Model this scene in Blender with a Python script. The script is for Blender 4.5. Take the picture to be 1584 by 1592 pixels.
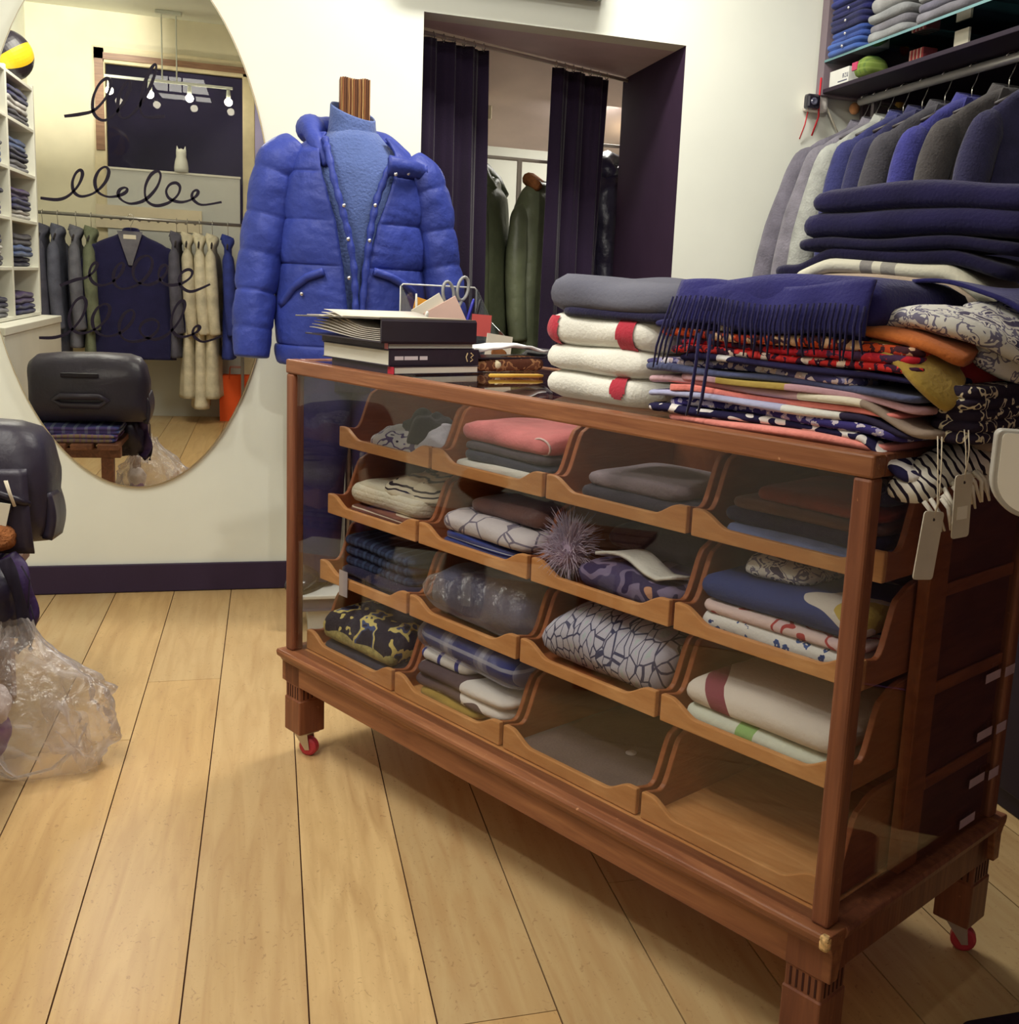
import bpy, bmesh, math, random
from mathutils import Vector, Matrix, noise
for o in list(bpy.data.objects): bpy.data.objects.remove(o)
SC=bpy.context.scene; COL=bpy.context.collection
PI=math.pi
# ------------------------------------------------------------------ camera, world, lights, exposure
cd=bpy.data.cameras.new('camera'); CAM=bpy.data.objects.new('camera',cd); COL.objects.link(CAM)
yaw,pitch,roll=0.3100,0.1768,0.0563
cy_,sy_,cp_,sp_=math.cos(yaw),math.sin(yaw),math.cos(pitch),math.sin(pitch)
fw=Vector((sy_*cp_,cy_*cp_,-sp_)); rt=Vector((cy_,-sy_,0)); up=rt.cross(fw)
r2=rt*math.cos(roll)+up*math.sin(roll); u2=up*math.cos(roll)-rt*math.sin(roll)
CAM.matrix_world=Matrix(((r2.x,u2.x,-fw.x,0),(r2.y,u2.y,-fw.y,0),(r2.z,u2.z,-fw.z,1.18),(0,0,0,1)))
cd.sensor_fit='HORIZONTAL'; cd.sensor_width=36; cd.lens=1679.8/1584*36
cd.shift_x=-155.9/1584; cd.shift_y=-45.4/1584; cd.clip_start=.02
SC.camera=CAM
W=bpy.data.worlds.new('purple_ambient'); SC.world=W; W.use_nodes=True
W.node_tree.nodes['Background'].inputs[0].default_value=(.22,.10,.26,1); W.node_tree.nodes['Background'].inputs[1].default_value=.35  # purple ambient fill added to tint the shade inside the shop
SC.view_settings.view_transform='Standard'; SC.view_settings.look='None'; SC.view_settings.exposure=0.06; SC.view_settings.gamma=1.0
SC.view_settings.use_curve_mapping=False
def area(name,loc,size,power,col=(1,.93,.80),aim=None,sy=None):
    l=bpy.data.lights.new(name,'AREA'); l.energy=power; l.color=col; l.size=size
    if sy: l.shape='RECTANGLE'; l.size_y=sy
    o=bpy.data.objects.new(name,l); COL.objects.link(o); o.location=loc
    if aim is not None: o.rotation_euler=(Vector(aim)-Vector(loc)).to_track_quat('-Z','Y').to_euler()
    return o
def spot(name,loc,aim,power,ang=70,col=(1,.93,.80),rad=.05):
    l=bpy.data.lights.new(name,'SPOT'); l.energy=power; l.color=col; l.spot_size=math.radians(ang); l.spot_blend=.7; l.shadow_soft_size=rad
    o=bpy.data.objects.new(name,l); COL.objects.link(o); o.location=loc
    o.rotation_euler=(Vector(aim)-Vector(loc)).to_track_quat('-Z','Y').to_euler()
    return o
WARM=(1,.965,.885)
area('ceiling_lamp',(-.85,2.0,2.93),.5,52,WARM,sy=1.5)
spot('counter_fill',(-.85,.5,2.88),(.40,2.25,.55),75,44,WARM,.06)  # added fill that brightens the tray fronts, not a fitting of the shop
area('ceiling_lamp',(.95,3.35,2.93),.7,38,WARM,sy=.3)
spot('track_spot',(.55,-.4,2.7),(.25,3.7,1.3),86,50,WARM)
spot('track_spot',(.7,1.2,2.85),(1.5,4.1,1.9),54,95,WARM)
spot('facade_spot',(-1.25,.6,2.9),(-1.5,-1.0,2.75),110,60,WARM,.02)
area('standin_room_fill',(1.6,5.6,2.12),.3,16,WARM,sy=.3)  # added light that brightens the stand-in room
area('street_fill',(-.6,-3.4,4.5),.6,380,(1,.93,.9),aim=(-.6,-6,2.2))  # added light outside that lifts the street facade seen through the window
# ------------------------------------------------------------------ constants
YW=4.137
TH=math.radians(-61.507); OX,OY=.0355,2.6426; CL,CD=1.5617,.5640; ZT=.979; ZB=.272
EX=(math.cos(TH),math.sin(TH)); EY=(-math.sin(TH),math.cos(TH))
def cw(a,b,z=0): return Vector((OX+EX[0]*a+EY[0]*b, OY+EX[1]*a+EY[1]*b, z))
# ------------------------------------------------------------------ materials
def lc(c):
    if max(c)<=1: c=[x*255 for x in c]
    return tuple(((x/255)/12.92 if x<=10 else ((x/255+.055)/1.055)**2.4) for x in c[:3])+(1,)
MATS={}
class NT:
    def __init__(s,name,rough=.7,spec=.3,metal=0):
        s.m=bpy.data.materials.new(name); s.m.use_nodes=True; s.t=s.m.node_tree; s.b=s.t.nodes['Principled BSDF']
        s.b.inputs['Roughness'].default_value=rough; s.b.inputs['Specular IOR Level'].default_value=spec; s.b.inputs['Metallic'].default_value=metal
        s.co=s.t.nodes.new('ShaderNodeTexCoord')
    def n(s,t,**k):
        x=s.t.nodes.new('ShaderNode'+t)
        for a,v in k.items():
            if a in x.inputs: x.inputs[a].default_value=v
            else: setattr(x,a,v)
        return x
    def l(s,a,b): s.t.links.new(a,b)
    def map(s,scale=(1,1,1),rot=(0,0,0),src='Object'):
        m=s.n('Mapping'); m.inputs['Scale'].default_value=scale; m.inputs['Rotation'].default_value=rot; s.l(s.co.outputs[src],m.inputs[0]); return m.outputs[0]
    def ramp(s,fac,stops,interp='LINEAR'):
        r=s.n('ValToRGB'); cr=r.color_ramp; cr.interpolation=interp
        while len(cr.elements)<len(stops): cr.elements.new(.5)
        for e,(p,c) in zip(cr.elements,stops): e.position=p; e.color=lc(c)
        s.l(fac,r.inputs[0]); return r.outputs[0]
    def mix(s,fac,a,b,mode='MIX'):
        m=s.n('Mix',data_type='RGBA',blend_type=mode)
        for v,i in ((fac,0),(a,6),(b,7)):
            if hasattr(v,'links'): s.l(v,m.inputs[i])
            else: m.inputs[i].default_value=v if i==0 else (lc(v) if len(v)==3 else v)
        return m.outputs[2]
    def bump(s,h,strength=.3,dist=.01):
        b=s.n('Bump'); b.inputs['Strength'].default_value=strength; b.inputs['Distance'].default_value=dist; s.l(h,b.inputs['Height']); s.l(b.outputs[0],s.b.inputs['Normal'])
    def color(s,c):
        if hasattr(c,'links'): s.l(c,s.b.inputs['Base Color'])
        else: s.b.inputs['Base Color'].default_value=lc(c)
def mat(name,col,rough=.7,spec=.3,metal=0,var=.12,vs=8,bump=0,bs=60,sheen=0,emit=None,es=1):
    if name in MATS: return MATS[name]
    t=NT(name,rough,spec,metal)
    if emit:
        t.b.inputs['Emission Color'].default_value=lc(emit); t.b.inputs['Emission Strength'].default_value=es
    if var:
        nz=t.n('TexNoise',Scale=vs,Detail=4.0); t.l(t.map(),nz.inputs['Vector'])
        lo=[x*(1-var) for x in col]; hi=[min(255,x*(1+var*.7)) for x in col]
        t.color(t.ramp(nz.outputs['Fac'],[(.3,lo),(.7,hi)]))
    else: t.color(col)
    if bump:
        nb=t.n('TexNoise',Scale=bs,Detail=6.0); t.l(t.map(),nb.inputs['Vector']); t.bump(nb.outputs['Fac'],bump,.01)
    if sheen: t.b.inputs['Sheen Weight'].default_value=sheen
    MATS[name]=t.m; return t.m
def cloth(name,col,var=.14,rough=.9,weave=.25): return mat(name,col,rough,.15,0,var,10,weave,170,.15)
def pat(name,src,stops,scale=20,interp='CONSTANT',sc=(1,1,1),rot=(0,0,0),distort=0,rough=.88,detail=2.0,bump=.2,wave='X'):
    """one printed or woven cloth: src noise | cell | dist | wave | check"""
    if name in MATS: return MATS[name]
    t=NT(name,rough,.15); v=t.map(sc,rot)
    if src=='noise': x=t.n('TexNoise',Scale=scale,Detail=detail,Distortion=distort); f=x.outputs['Fac']
    elif src=='cell': x=t.n('TexVoronoi',Scale=scale); f=t.n('SeparateColor'); t.l(x.outputs['Color'],f.inputs[0]); f=f.outputs[0]
    elif src=='dist': x=t.n('TexVoronoi',Scale=scale); f=x.outputs['Distance']
    elif src=='edge': x=t.n('TexVoronoi',Scale=scale,feature='DISTANCE_TO_EDGE'); f=x.outputs['Distance']
    else: x=t.n('TexWave',Scale=scale,Distortion=distort,wave_type='BANDS',bands_direction=wave,wave_profile='SAW'); x.inputs['Detail'].default_value=detail; f=x.outputs['Fac']
    t.l(v,x.inputs['Vector']); t.color(t.ramp(f,stops,interp))
    if bump:
        nb=t.n('TexNoise',Scale=150,Detail=4.0); t.l(t.map(),nb.inputs['Vector']); t.bump(nb.outputs['Fac'],bump,.008)
    MATS[name]=t.m; return t.m
def floral(name,ground,petals,scale=26,fill=.34,core=(240,230,200)):
    if name in MATS: return MATS[name]
    t=NT(name,.88,.15); v=t.map()
    nd=t.n('TexNoise',Scale=scale*1.5,Detail=2.0); t.l(v,nd.inputs['Vector'])
    va=t.n('VectorMath',operation='MULTIPLY_ADD'); t.l(nd.outputs['Color'],va.inputs[0]); va.inputs[1].default_value=(.02,.02,.02); t.l(v,va.inputs[2])
    x=t.n('TexVoronoi',Scale=scale); t.l(va.outputs[0],x.inputs['Vector'])
    sp=t.n('SeparateColor'); t.l(x.outputs['Color'],sp.inputs[0])
    n=len(petals); pc=t.ramp(sp.outputs[0],[(i/n,c) for i,c in enumerate(petals)],'CONSTANT')
    m=t.ramp(x.outputs['Distance'],[(0,(255,)*3),(fill,(0,)*3)],'CONSTANT')
    c=t.ramp(x.outputs['Distance'],[(0,(255,)*3),(.12,(0,)*3)],'CONSTANT')
    t.color(t.mix(c,t.mix(m,ground,pc),core))
    nb=t.n('TexNoise',Scale=150,Detail=4.0); t.l(v,nb.inputs['Vector']); t.bump(nb.outputs['Fac'],.2,.008)
    MATS[name]=t.m; return t.m
def plaid(name,ground,bands,scale=8,w=.16,rot=(0,0,0)):
    if name in MATS: return MATS[name]
    t=NT(name,.88,.15); v=t.map((1,1,1),rot); cur=ground
    for i,(ax,c,s,wd) in enumerate(bands):
        x=t.n('TexWave',Scale=scale*s,wave_type='BANDS',bands_direction=ax,wave_profile='SIN'); t.l(v,x.inputs['Vector'])
        f=t.ramp(x.outputs['Fac'],[(0,(0,)*3),(1-wd,(190,)*3)],'CONSTANT')
        cur=t.mix(f,cur,c)
    t.color(cur); MATS[name]=t.m; return t.m
def wood(name,c1,c2,rough=.42,sc=(1.2,16,16),wear=None,spec=.4):
    if name in MATS: return MATS[name]
    t=NT(name,rough,spec); v=t.map(sc)
    a=t.n('TexNoise',Scale=3.0,Detail=6.0,Distortion=1.2); t.l(v,a.inputs['Vector'])
    col=t.ramp(a.outputs['Fac'],[(.28,c1),(.5,[(p+q)/2 for p,q in zip(c1,c2)]),(.72,c2)])
    b=t.n('TexNoise',Scale=14.0,Detail=3.0); t.l(v,b.inputs['Vector'])
    col=t.mix(t.ramp(b.outputs['Fac'],[(.45,(0,)*3),(.75,(110,)*3)]),col,[x*.72 for x in c1])
    if wear:
        g=t.n('NewGeometry'); w=t.n('TexNoise',Scale=90.0,Detail=5.0); t.l(t.map(),w.inputs['Vector'])
        col=t.mix(t.ramp(w.outputs['Fac'],[(.70,(0,)*3),(.76,(200,)*3)]),col,wear)
    t.color(col); t.bump(b.outputs['Fac'],.12,.004); MATS[name]=t.m; return t.m
def glass(name,tint=(235,240,240),refl=1.0,alpha=.0,rough=0.0,ior=1.45):
    """thin clear pane: see-through with a Fresnel reflection"""
    if name in MATS: return MATS[name]
    m=bpy.data.materials.new(name); m.use_nodes=True; t=m.node_tree; t.nodes.remove(t.nodes['Principled BSDF']); out=t.nodes['Material Output']
    tr=t.nodes.new('ShaderNodeBsdfTransparent'); tr.inputs[0].default_value=lc(tint)
    gl=t.nodes.new('ShaderNodeBsdfGlossy'); gl.inputs['Roughness'].default_value=rough; gl.inputs['Color'].default_value=(.9,.9,.9,1)
    lw=t.nodes.new('ShaderNodeLayerWeight'); lw.inputs[0].default_value=.5
    pw=t.nodes.new('ShaderNodeMath'); pw.operation='POWER'; pw.inputs[1].default_value=5; t.links.new(lw.outputs['Facing'],pw.inputs[0])
    mu=t.nodes.new('ShaderNodeMath'); mu.operation='MULTIPLY_ADD'; mu.inputs[1].default_value=.9*refl; mu.inputs[2].default_value=.035*refl+alpha; t.links.new(pw.outputs[0],mu.inputs[0])
    mx=t.nodes.new('ShaderNodeMixShader'); t.links.new(mu.outputs[0],mx.inputs[0]); t.links.new(tr.outputs[0],mx.inputs[1]); t.links.new(gl.outputs[0],mx.inputs[2])
    t.links.new(mx.outputs[0],out.inputs[0]); MATS[name]=m; return m
def plastic_film(name,body=.25,tint=(232,228,236)):
    if name in MATS: return MATS[name]
    m=bpy.data.materials.new(name); m.use_nodes=True; t=m.node_tree; t.nodes.remove(t.nodes['Principled BSDF']); out=t.nodes['Material Output']
    tr=t.nodes.new('ShaderNodeBsdfTransparent'); tr.inputs[0].default_value=(.96,.95,.96,1)
    gl=t.nodes.new('ShaderNodeBsdfGlossy'); gl.inputs['Roughness'].default_value=.18
    df=t.nodes.new('ShaderNodeBsdfTranslucent'); df.inputs[0].default_value=lc(tint)
    lw=t.nodes.new('ShaderNodeLayerWeight'); lw.inputs[0].default_value=.35
    mu=t.nodes.new('ShaderNodeMath'); mu.operation='MULTIPLY_ADD'; mu.inputs[1].default_value=.75; mu.inputs[2].default_value=body*.5; t.links.new(lw.outputs['Facing'],mu.inputs[0])
    m1=t.nodes.new('ShaderNodeMixShader'); m1.inputs[0].default_value=.62; t.links.new(gl.outputs[0],m1.inputs[1]); t.links.new(df.outputs[0],m1.inputs[2])
    mx=t.nodes.new('ShaderNodeMixShader'); t.links.new(mu.outputs[0],mx.inputs[0]); t.links.new(tr.outputs[0],mx.inputs[1]); t.links.new(m1.outputs[0],mx.inputs[2])
    co=t.nodes.new('ShaderNodeTexCoord'); nz=t.nodes.new('ShaderNodeTexNoise'); nz.inputs['Scale'].default_value=28; nz.inputs['Detail'].default_value=5; t.links.new(co.outputs['Object'],nz.inputs['Vector'])
    bp=t.nodes.new('ShaderNodeBump'); bp.inputs['Strength'].default_value=.9; bp.inputs['Distance'].default_value=.03; t.links.new(nz.outputs['Fac'],bp.inputs['Height'])
    t.links.new(bp.outputs[0],gl.inputs['Normal']); t.links.new(mx.outputs[0],out.inputs[0]); MATS[name]=m; return m
# ------------------------------------------------------------------ mesh helpers
def sg(x): return (x>0)-(x<0)
def N3(x,y,z,s=1.0): return noise.noise(Vector((x*s,y*s,z*s)))
class MB:
    def __init__(s): s.v=[]; s.f=[]; s.mi=[]; s.cur=0
    def add(s,vs,fs,M=None):
        k=len(s.v); s.v+=[tuple(M@Vector(p)) if M else tuple(p) for p in vs]
        for f in fs: s.f.append(tuple(i+k for i in f)); s.mi.append(s.cur)
        return s
    def box(s,x0,x1,y0,y1,z0,z1,M=None):
        v=[(x0,y0,z0),(x1,y0,z0),(x1,y1,z0),(x0,y1,z0),(x0,y0,z1),(x1,y0,z1),(x1,y1,z1),(x0,y1,z1)]
        return s.add(v,[(0,3,2,1),(4,5,6,7),(0,1,5,4),(1,2,6,5),(2,3,7,6),(3,0,4,7)],M)
    def loft(s,rings,cap=True,closed=True,M=None):
        n=len(rings[0]); v=[p for r in rings for p in r]; f=[]
        for i in range(len(rings)-1):
            for j in range(n if closed else n-1):
                a=i*n+j; b=i*n+(j+1)%n; f.append((a,b,b+n,a+n))
        if cap and closed:
            f.append(tuple(range(n-1,-1,-1))); f.append(tuple((len(rings)-1)*n+j for j in range(n)))
        return s.add(v,f,M)
    def tube(s,pts,r,n=8,cap=True,M=None,flat=1.0,closed=False):
        pts=[Vector(p) for p in pts]; rr=r if isinstance(r,(list,tuple)) else [r]*len(pts)
        rings=[]; prev=None
        for i,p in enumerate(pts):
            if closed: d=pts[(i+1)%len(pts)]-pts[i-1]
            else: d=(pts[min(i+1,len(pts)-1)]-pts[max(i-1,0)])
            if d.length<1e-9: d=Vector((0,0,1))
            d.normalize()
            if prev is None:
                u=d.cross(Vector((0,0,1))); u=u if u.length>.15 else d.cross(Vector((0,1,0)))
            else: u=prev-d*prev.dot(d)
            u.normalize(); w=d.cross(u); prev=u
            rings.append([p+(u*math.cos(t)*flat+w*math.sin(t))*rr[i] for t in [2*PI*j/n for j in range(n)]])
        if closed: rings.append(rings[0]); cap=False
        return s.loft(rings,cap,True,M)
    def lathe(s,prof,n=24,M=None,c=(0,0)):
        rings=[[(c[0]+r*math.cos(2*PI*j/n),c[1]+r*math.sin(2*PI*j/n),z) for j in range(n)] for r,z in prof]
        return s.loft(rings,True,True,M)
    def prism(s,out,lo,hi,ax='y',M=None):
        def P(p,t): return {'y':(p[0],t,p[1]),'x':(t,p[0],p[1]),'z':(p[0],p[1],t)}[ax]
        n=len(out); v=[P(p,lo) for p in out]+[P(p,hi) for p in out]
        f=[tuple(range(n)),tuple(range(2*n-1,n-1,-1))]+[(i,i+n,(i+1)%n+n,(i+1)%n) for i in range(n)]
        return s.add(v,f,M)
    def grid(s,fn,nu,nv,M=None,cu=False):
        v=[fn(i/nu,j/nv) for i in range(nu+(0 if cu else 1)) for j in range(nv+1)]; f=[]
        R=nu if cu else nu+1
        for i in range(nu):
            for j in range(nv):
                a=i*(nv+1)+j; b=((i+1)%R)*(nv+1)+j; f.append((a,b,b+1,a+1))
        return s.add(v,f,M)
    def ball(s,c,r,n=12,m=8,sc=(1,1,1)):
        rings=[[(c[0]+r*sc[0]*math.sin(PI*i/m)*math.cos(2*PI*j/n),c[1]+r*sc[1]*math.sin(PI*i/m)*math.sin(2*PI*j/n),c[2]-r*sc[2]*math.cos(PI*i/m)) for j in range(n)] for i in range(m+1)]
        rings[0]=[(p[0]+1e-5*math.cos(j),p[1]+1e-5*math.sin(j),p[2]) for j,p in enumerate(rings[0])]
        return s.loft(rings,True)
    def build(s,name,m,parent=None,smooth=False,bevel=0,solid=0,sub=0,loc=None,rot=None,seg=2):
        me=bpy.data.meshes.new(name); me.from_pydata(s.v,[],s.f)
        bm=bmesh.new(); bm.from_mesh(me); bmesh.ops.remove_doubles(bm,verts=bm.verts,dist=1e-6); bmesh.ops.recalc_face_normals(bm,faces=bm.faces); bm.to_mesh(me); bm.free()
        o=bpy.data.objects.new(name,me); COL.objects.link(o)
        for x in (m if isinstance(m,(list,tuple)) else [m]): me.materials.append(x)
        if len(me.materials)>1 and len(me.polygons)==len(s.mi):
            for p,i in zip(me.polygons,s.mi): p.material_index=i
        if smooth: me.polygons.foreach_set('use_smooth',[True]*len(me.polygons))
        if solid: d=o.modifiers.new('solid','SOLIDIFY'); d.thickness=solid; d.offset=0
        if bevel:
            b=o.modifiers.new('bevel','BEVEL'); b.width=bevel; b.segments=seg; b.limit_method='ANGLE'; b.angle_limit=math.radians(40)
        if sub: d=o.modifiers.new('sub','SUBSURF'); d.levels=sub; d.render_levels=sub
        if parent: o.parent=parent
        if loc is not None: o.location=loc
        if rot is not None: o.rotation_euler=rot
        return o
def thing(name,label,cat,loc=(0,0,0),rotz=0,group=None):
    o=bpy.data.objects.new(name,None); o.empty_display_size=.05; COL.objects.link(o); o.location=loc; o.rotation_euler=(0,0,rotz); return tag(o,label,cat,group)
def tag(o,label,cat,group=None):
    o['label']=label; o['category']=cat
    if group: o['group']=group
    return o
def struct(o): o['kind']='structure'; return o
def dup(root,loc=None,rotz=None,label=None,group=None):
    r=root.copy(); COL.objects.link(r)
    if loc is not None: r.location=loc
    if rotz is not None: r.rotation_euler=(0,0,rotz)
    if label: r['label']=label
    if group: r['group']=group
    for ch in list(root.children):
        c=ch.copy(); COL.objects.link(c); c.parent=r
        for g in list(ch.children):
            d=g.copy(); COL.objects.link(d); d.parent=c
    return r
def relabel(o,part): o['label']=part; return o
# ------------------------------------------------------------------ shell of the room
wallm=mat('cream_wall_paint',(232,234,222),.75,.2,0,.015,3)
darkm=mat('aubergine_paint',(52,38,62),.6,.3,0,.06,5)
soffm=mat('taupe_paint',(214,194,204),.8,.2,0,.04,5)
frontm=mat('facade_plaster',(240,232,205),.8,.2,0,.03,4)
def floor_mat():
    t=NT('oak_planks',.36,.35); g=t.n('NewGeometry'); rnd=g.outputs['Random Per Island']
    v=t.map((14,1.3,1)); a=t.n('TexNoise',Scale=2.2,Detail=7.0,Distortion=.9); t.l(v,a.inputs['Vector'])
    b=t.n('TexNoise',Scale=2.6,Detail=5.0,Distortion=.6); t.l(t.map((3,2,1)),b.inputs['Vector'])
    base=t.ramp(rnd,[(0,(204,170,120)),(.35,(188,162,118)),(.7,(216,184,132)),(1,(196,158,104))])
    col=t.mix(t.ramp(a.outputs['Fac'],[(.38,(0,)*3),(.72,(190,)*3)]),base,(166,124,78))
    col=t.mix(t.ramp(b.outputs['Fac'],[(.5,(0,)*3),(.75,(150,)*3)]),col,(186,150,100))
    s=t.n('TexNoise',Scale=42.0,Detail=6.0,Distortion=2.5); t.l(t.map((1.6,1,1)),s.inputs['Vector'])
    col=t.mix(t.ramp(s.outputs['Fac'],[(.62,(0,)*3),(.70,(170,)*3)]),col,(126,88,54))
    t.color(col); t.bump(a.outputs['Fac'],.05,.004); return t.m
def make_floor():
    mb=MB(); mb.box(-1.7,2.65,-2.2,6.3,-.03,-.004); mb.cur=1
    X0,w=-.3338,.19734; g=.0014
    seams={-1:[2.785],0:[3.19],1:[],2:[2.99],3:[1.545],4:[2.6,.6],5:[1.9]}
    rs=random.Random(4)
    for k in range(-7,15):
        ys=[-2.2]+sorted(seams.get(k,[rs.uniform(-1,0),rs.uniform(1.2,3.4)]))+[6.3]
        if k in seams and len(seams[k])<2: ys=sorted(ys+[rs.uniform(-1.5,.3)])
        for y0,y1 in zip(ys,ys[1:]):
            mb.box(X0+k*w+g,X0+(k+1)*w-g,y0+g*.7,y1-g*.7,-.02,0)
    o=mb.build('floor',[mat('gap_dark',(70,40,25),.9,var=0),floor_mat()],bevel=0)  # dark sub-plane showing in the joints between planks
    return struct(o)
make_floor()
# back wall with the curtained doorway (0.528..1.535 wide, 2.122 high)
DX0,DX1,DZ=.528,1.535,2.122
mb=MB()
mb.box(-1.7,DX0,YW,YW+.12,0,3.0); mb.box(DX0,DX1,YW,YW+.12,DZ,3.0); mb.box(DX1,2.65,YW,YW+.12,0,3.0)
struct(mb.build('wall_back',wallm))
mb=MB(); mb.box(-1.7,.40,YW-.016,YW-.001,.002,.105); struct(mb.build('baseboard_back',darkm,bevel=.003))
# deep jamb on the right, wedge soffit above the slanting curtain rail
mb=MB(); mb.prism([(DX0,YW+.12),(DX1+.06,YW+.12),(DX1+.06,4.93),(DX1,4.88),(DX0,4.365)],DZ,DZ+.5,'z'); struct(mb.build('ceiling_doorway',soffm))
mb=MB(); mb.box(DX1,DX1+.06,YW+.12,4.93,0,DZ); mb.box(DX1-.0005,DX1+.01,YW+.001,YW+.12,0,DZ); struct(mb.build('trim_1',mat('jamb_aubergine',(62,44,66),.8,.15,0,.06,5)))
mb=MB(); mb.box(DX0-.06,DX0,YW+.12,4.4,0,DZ); mb.box(DX0-.01,DX0+.0005,YW+.001,YW+.12,0,DZ); struct(mb.build('trim_2',darkm))
# made-up room behind the curtain, standing in for a fitting-room mirror's reflection
mb=MB(); mb.box(.3,2.6,6.2,6.28,0,2.6); struct(mb.build('wall_standin_room',wallm))
mb=MB(); mb.box(2.5,2.58,4.9,6.2,0,2.6); struct(mb.build('wall_standin_room_right',wallm))
mb=MB(); mb.box(.4,.48,4.4,6.2,0,2.6); struct(mb.build('wall_standin_room_left',wallm))
mb=MB(); mb.prism([(6.2,1.93),(5.05,2.33),(4.3,2.62),(4.3,2.7),(6.2,2.7)],.4,2.6,'x'); struct(mb.build('ceiling_standin_room',mat('taupe_plaster',(228,208,204),.9,.1,0,.06,3)))
mb=MB(); mb.box(.48,1.02,5.62,5.7,0,2.02); struct(mb.build('wall_standin_room_nib',frontm))
# the rest of the shop, seen in the mirror
mb=MB(); mb.box(-1.76,-1.7,-1.0,YW+.1,0,3.0); struct(mb.build('wall_left',wallm))
mb=MB(); mb.box(2.65,2.71,-2.2,YW+.1,0,3.0); struct(mb.build('wall_right',mat('grey_wall',(112,98,108),.8,.2,0,.05,4)))
mb=MB(); mb.box(-1.76,2.71,-1.1,YW+.12,3.0,3.06); struct(mb.build('ceiling',wallm))
mb=MB(); FY=-1.0
mb.box(-1.7,-1.25,FY-.1,FY,0,3.0); mb.box(-1.25,1.15,FY-.1,FY,2.74,3.0); struct(mb.build('wall_front',frontm))
fr=mat('cream_window_frame',(226,212,176),.5,.4,0,.06,9)
mb=MB(); mb.box(-1.25,-1.17,FY-.06,FY+.03,0,2.74); mb.box(-.2,-.11,FY-.06,FY+.03,0,2.74); mb.box(-1.25,1.15,FY-.06,FY+.03,2.63,2.74)
mb.box(-1.17,-.2,FY-.04,FY,0,.1); mb.box(.62,.7,FY-.06,FY+.03,0,2.63); mb.box(1.05,1.15,FY-.06,FY+.03,0,2.63)
w1=struct(mb.build('window_1',fr,bevel=.006))
mb=MB(); mb.box(-1.17,-.2,FY-.022,FY-.016,.1,2.63); mb.build('window_pane',glass('shop_window',(150,148,160),.5,.0),w1)
mb=MB(); mb.box(-1.24,-.105,FY+.032,FY+.045,2.655,2.70); mb.box(-1.24,-1.18,FY+.032,FY+.045,2.0,2.70); mb.build('wood_moulding',wood('brown_moulding',(120,84,62),(160,122,92)),w1)
# night street beyond the window: a dark facade across the road
mb=MB(); mb.box(-5,5,-6.2,-6.0,0,6); struct(mb.build('wall_street',mat('night_facade',(84,80,92),.9,.1,0,.2,1.2)))
mb=MB(); mb.box(-5,5,-6,-2.2,-.06,-.03); struct(mb.build('ground_street',mat('night_paving',(60,56,62),.8,.2,0,.1,3)))
# air curtain unit above the doorway
t=thing('air_conditioner','pale grey wall air unit above the curtained doorway','air conditioner',(.83,YW,2.235))
mb=MB(); mb.box(-.36,.355,-.12,-.001,0,.24); mb.build('housing',mat('pale_grey_plastic',(190,196,188),.5,var=0),t,bevel=.012)
mb=MB()
for i in range(3): mb.box(-.33,.33,-.116+i*.036,-.096+i*.036,-.006,0)
mb.build('louvre',mat('grey_louvre',(130,134,130),.5,var=0),t)
# ------------------------------------------------------------------ haberdashery counter (local frame: x along front, y to the back)
cwood=wood('worn_red_oak',(116,68,44),(160,106,70),.42,(1.0,14,14),wear=(214,160,118))
dwood=wood('dark_red_oak',(106,60,42),(142,88,60),.45,(14,14,1.0),wear=(190,130,90))
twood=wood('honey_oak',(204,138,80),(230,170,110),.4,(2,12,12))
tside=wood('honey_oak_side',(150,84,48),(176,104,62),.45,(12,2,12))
paneg=glass('counter_glass',(244,244,244),1.0,.004)
CASE=thing('display_counter','old glass fronted oak haberdashery counter on red castors filled with scooped trays','display counter',cw(0,0),TH)
r=.033
mb=MB(); mb.box(0,CL,0,r,ZT-.033,ZT); mb.build('top_rail_front',cwood,CASE,bevel=.004)
mb=MB(); mb.box(0,CL,CD-r,CD,ZT-.033,ZT); mb.build('top_rail_back',cwood,CASE,bevel=.004)
mb=MB(); mb.box(0,r,r,CD-r,ZT-.033,ZT); mb.build('top_rail_end',dwood,CASE,bevel=.004)
mb=MB(); mb.box(CL-r,CL,r,CD-r,ZT-.033,ZT); mb.build('top_rail_end',dwood,CASE,bevel=.004)
for x,y in ((0,0),(CL-.033,0),(0,CD-.033),(CL-.033,CD-.033)):
    mb=MB(); mb.box(x+.001,x+.032,y+.001,y+.032,ZB,ZT-.033); mb.build('corner_post',dwood,CASE,bevel=.005)
mb=MB(); mb.box(.03,CL-.03,.008,.0115,ZB,ZT-.03); mb.build('front_pane',paneg,CASE)
mb=MB(); mb.box(.008,.0115,.03,CD-.03,ZB,ZT-.03); mb.build('end_pane',paneg,CASE)
mb=MB(); mb.box(CL-.0115,CL-.008,.03,CD-.03,ZB,ZT-.03); mb.build('end_pane',paneg,CASE)
mb=MB(); mb.box(.03,CL-.03,.03,CD-.03,ZT-.008,ZT-.002); mb.build('top_pane',paneg,CASE)
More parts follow.
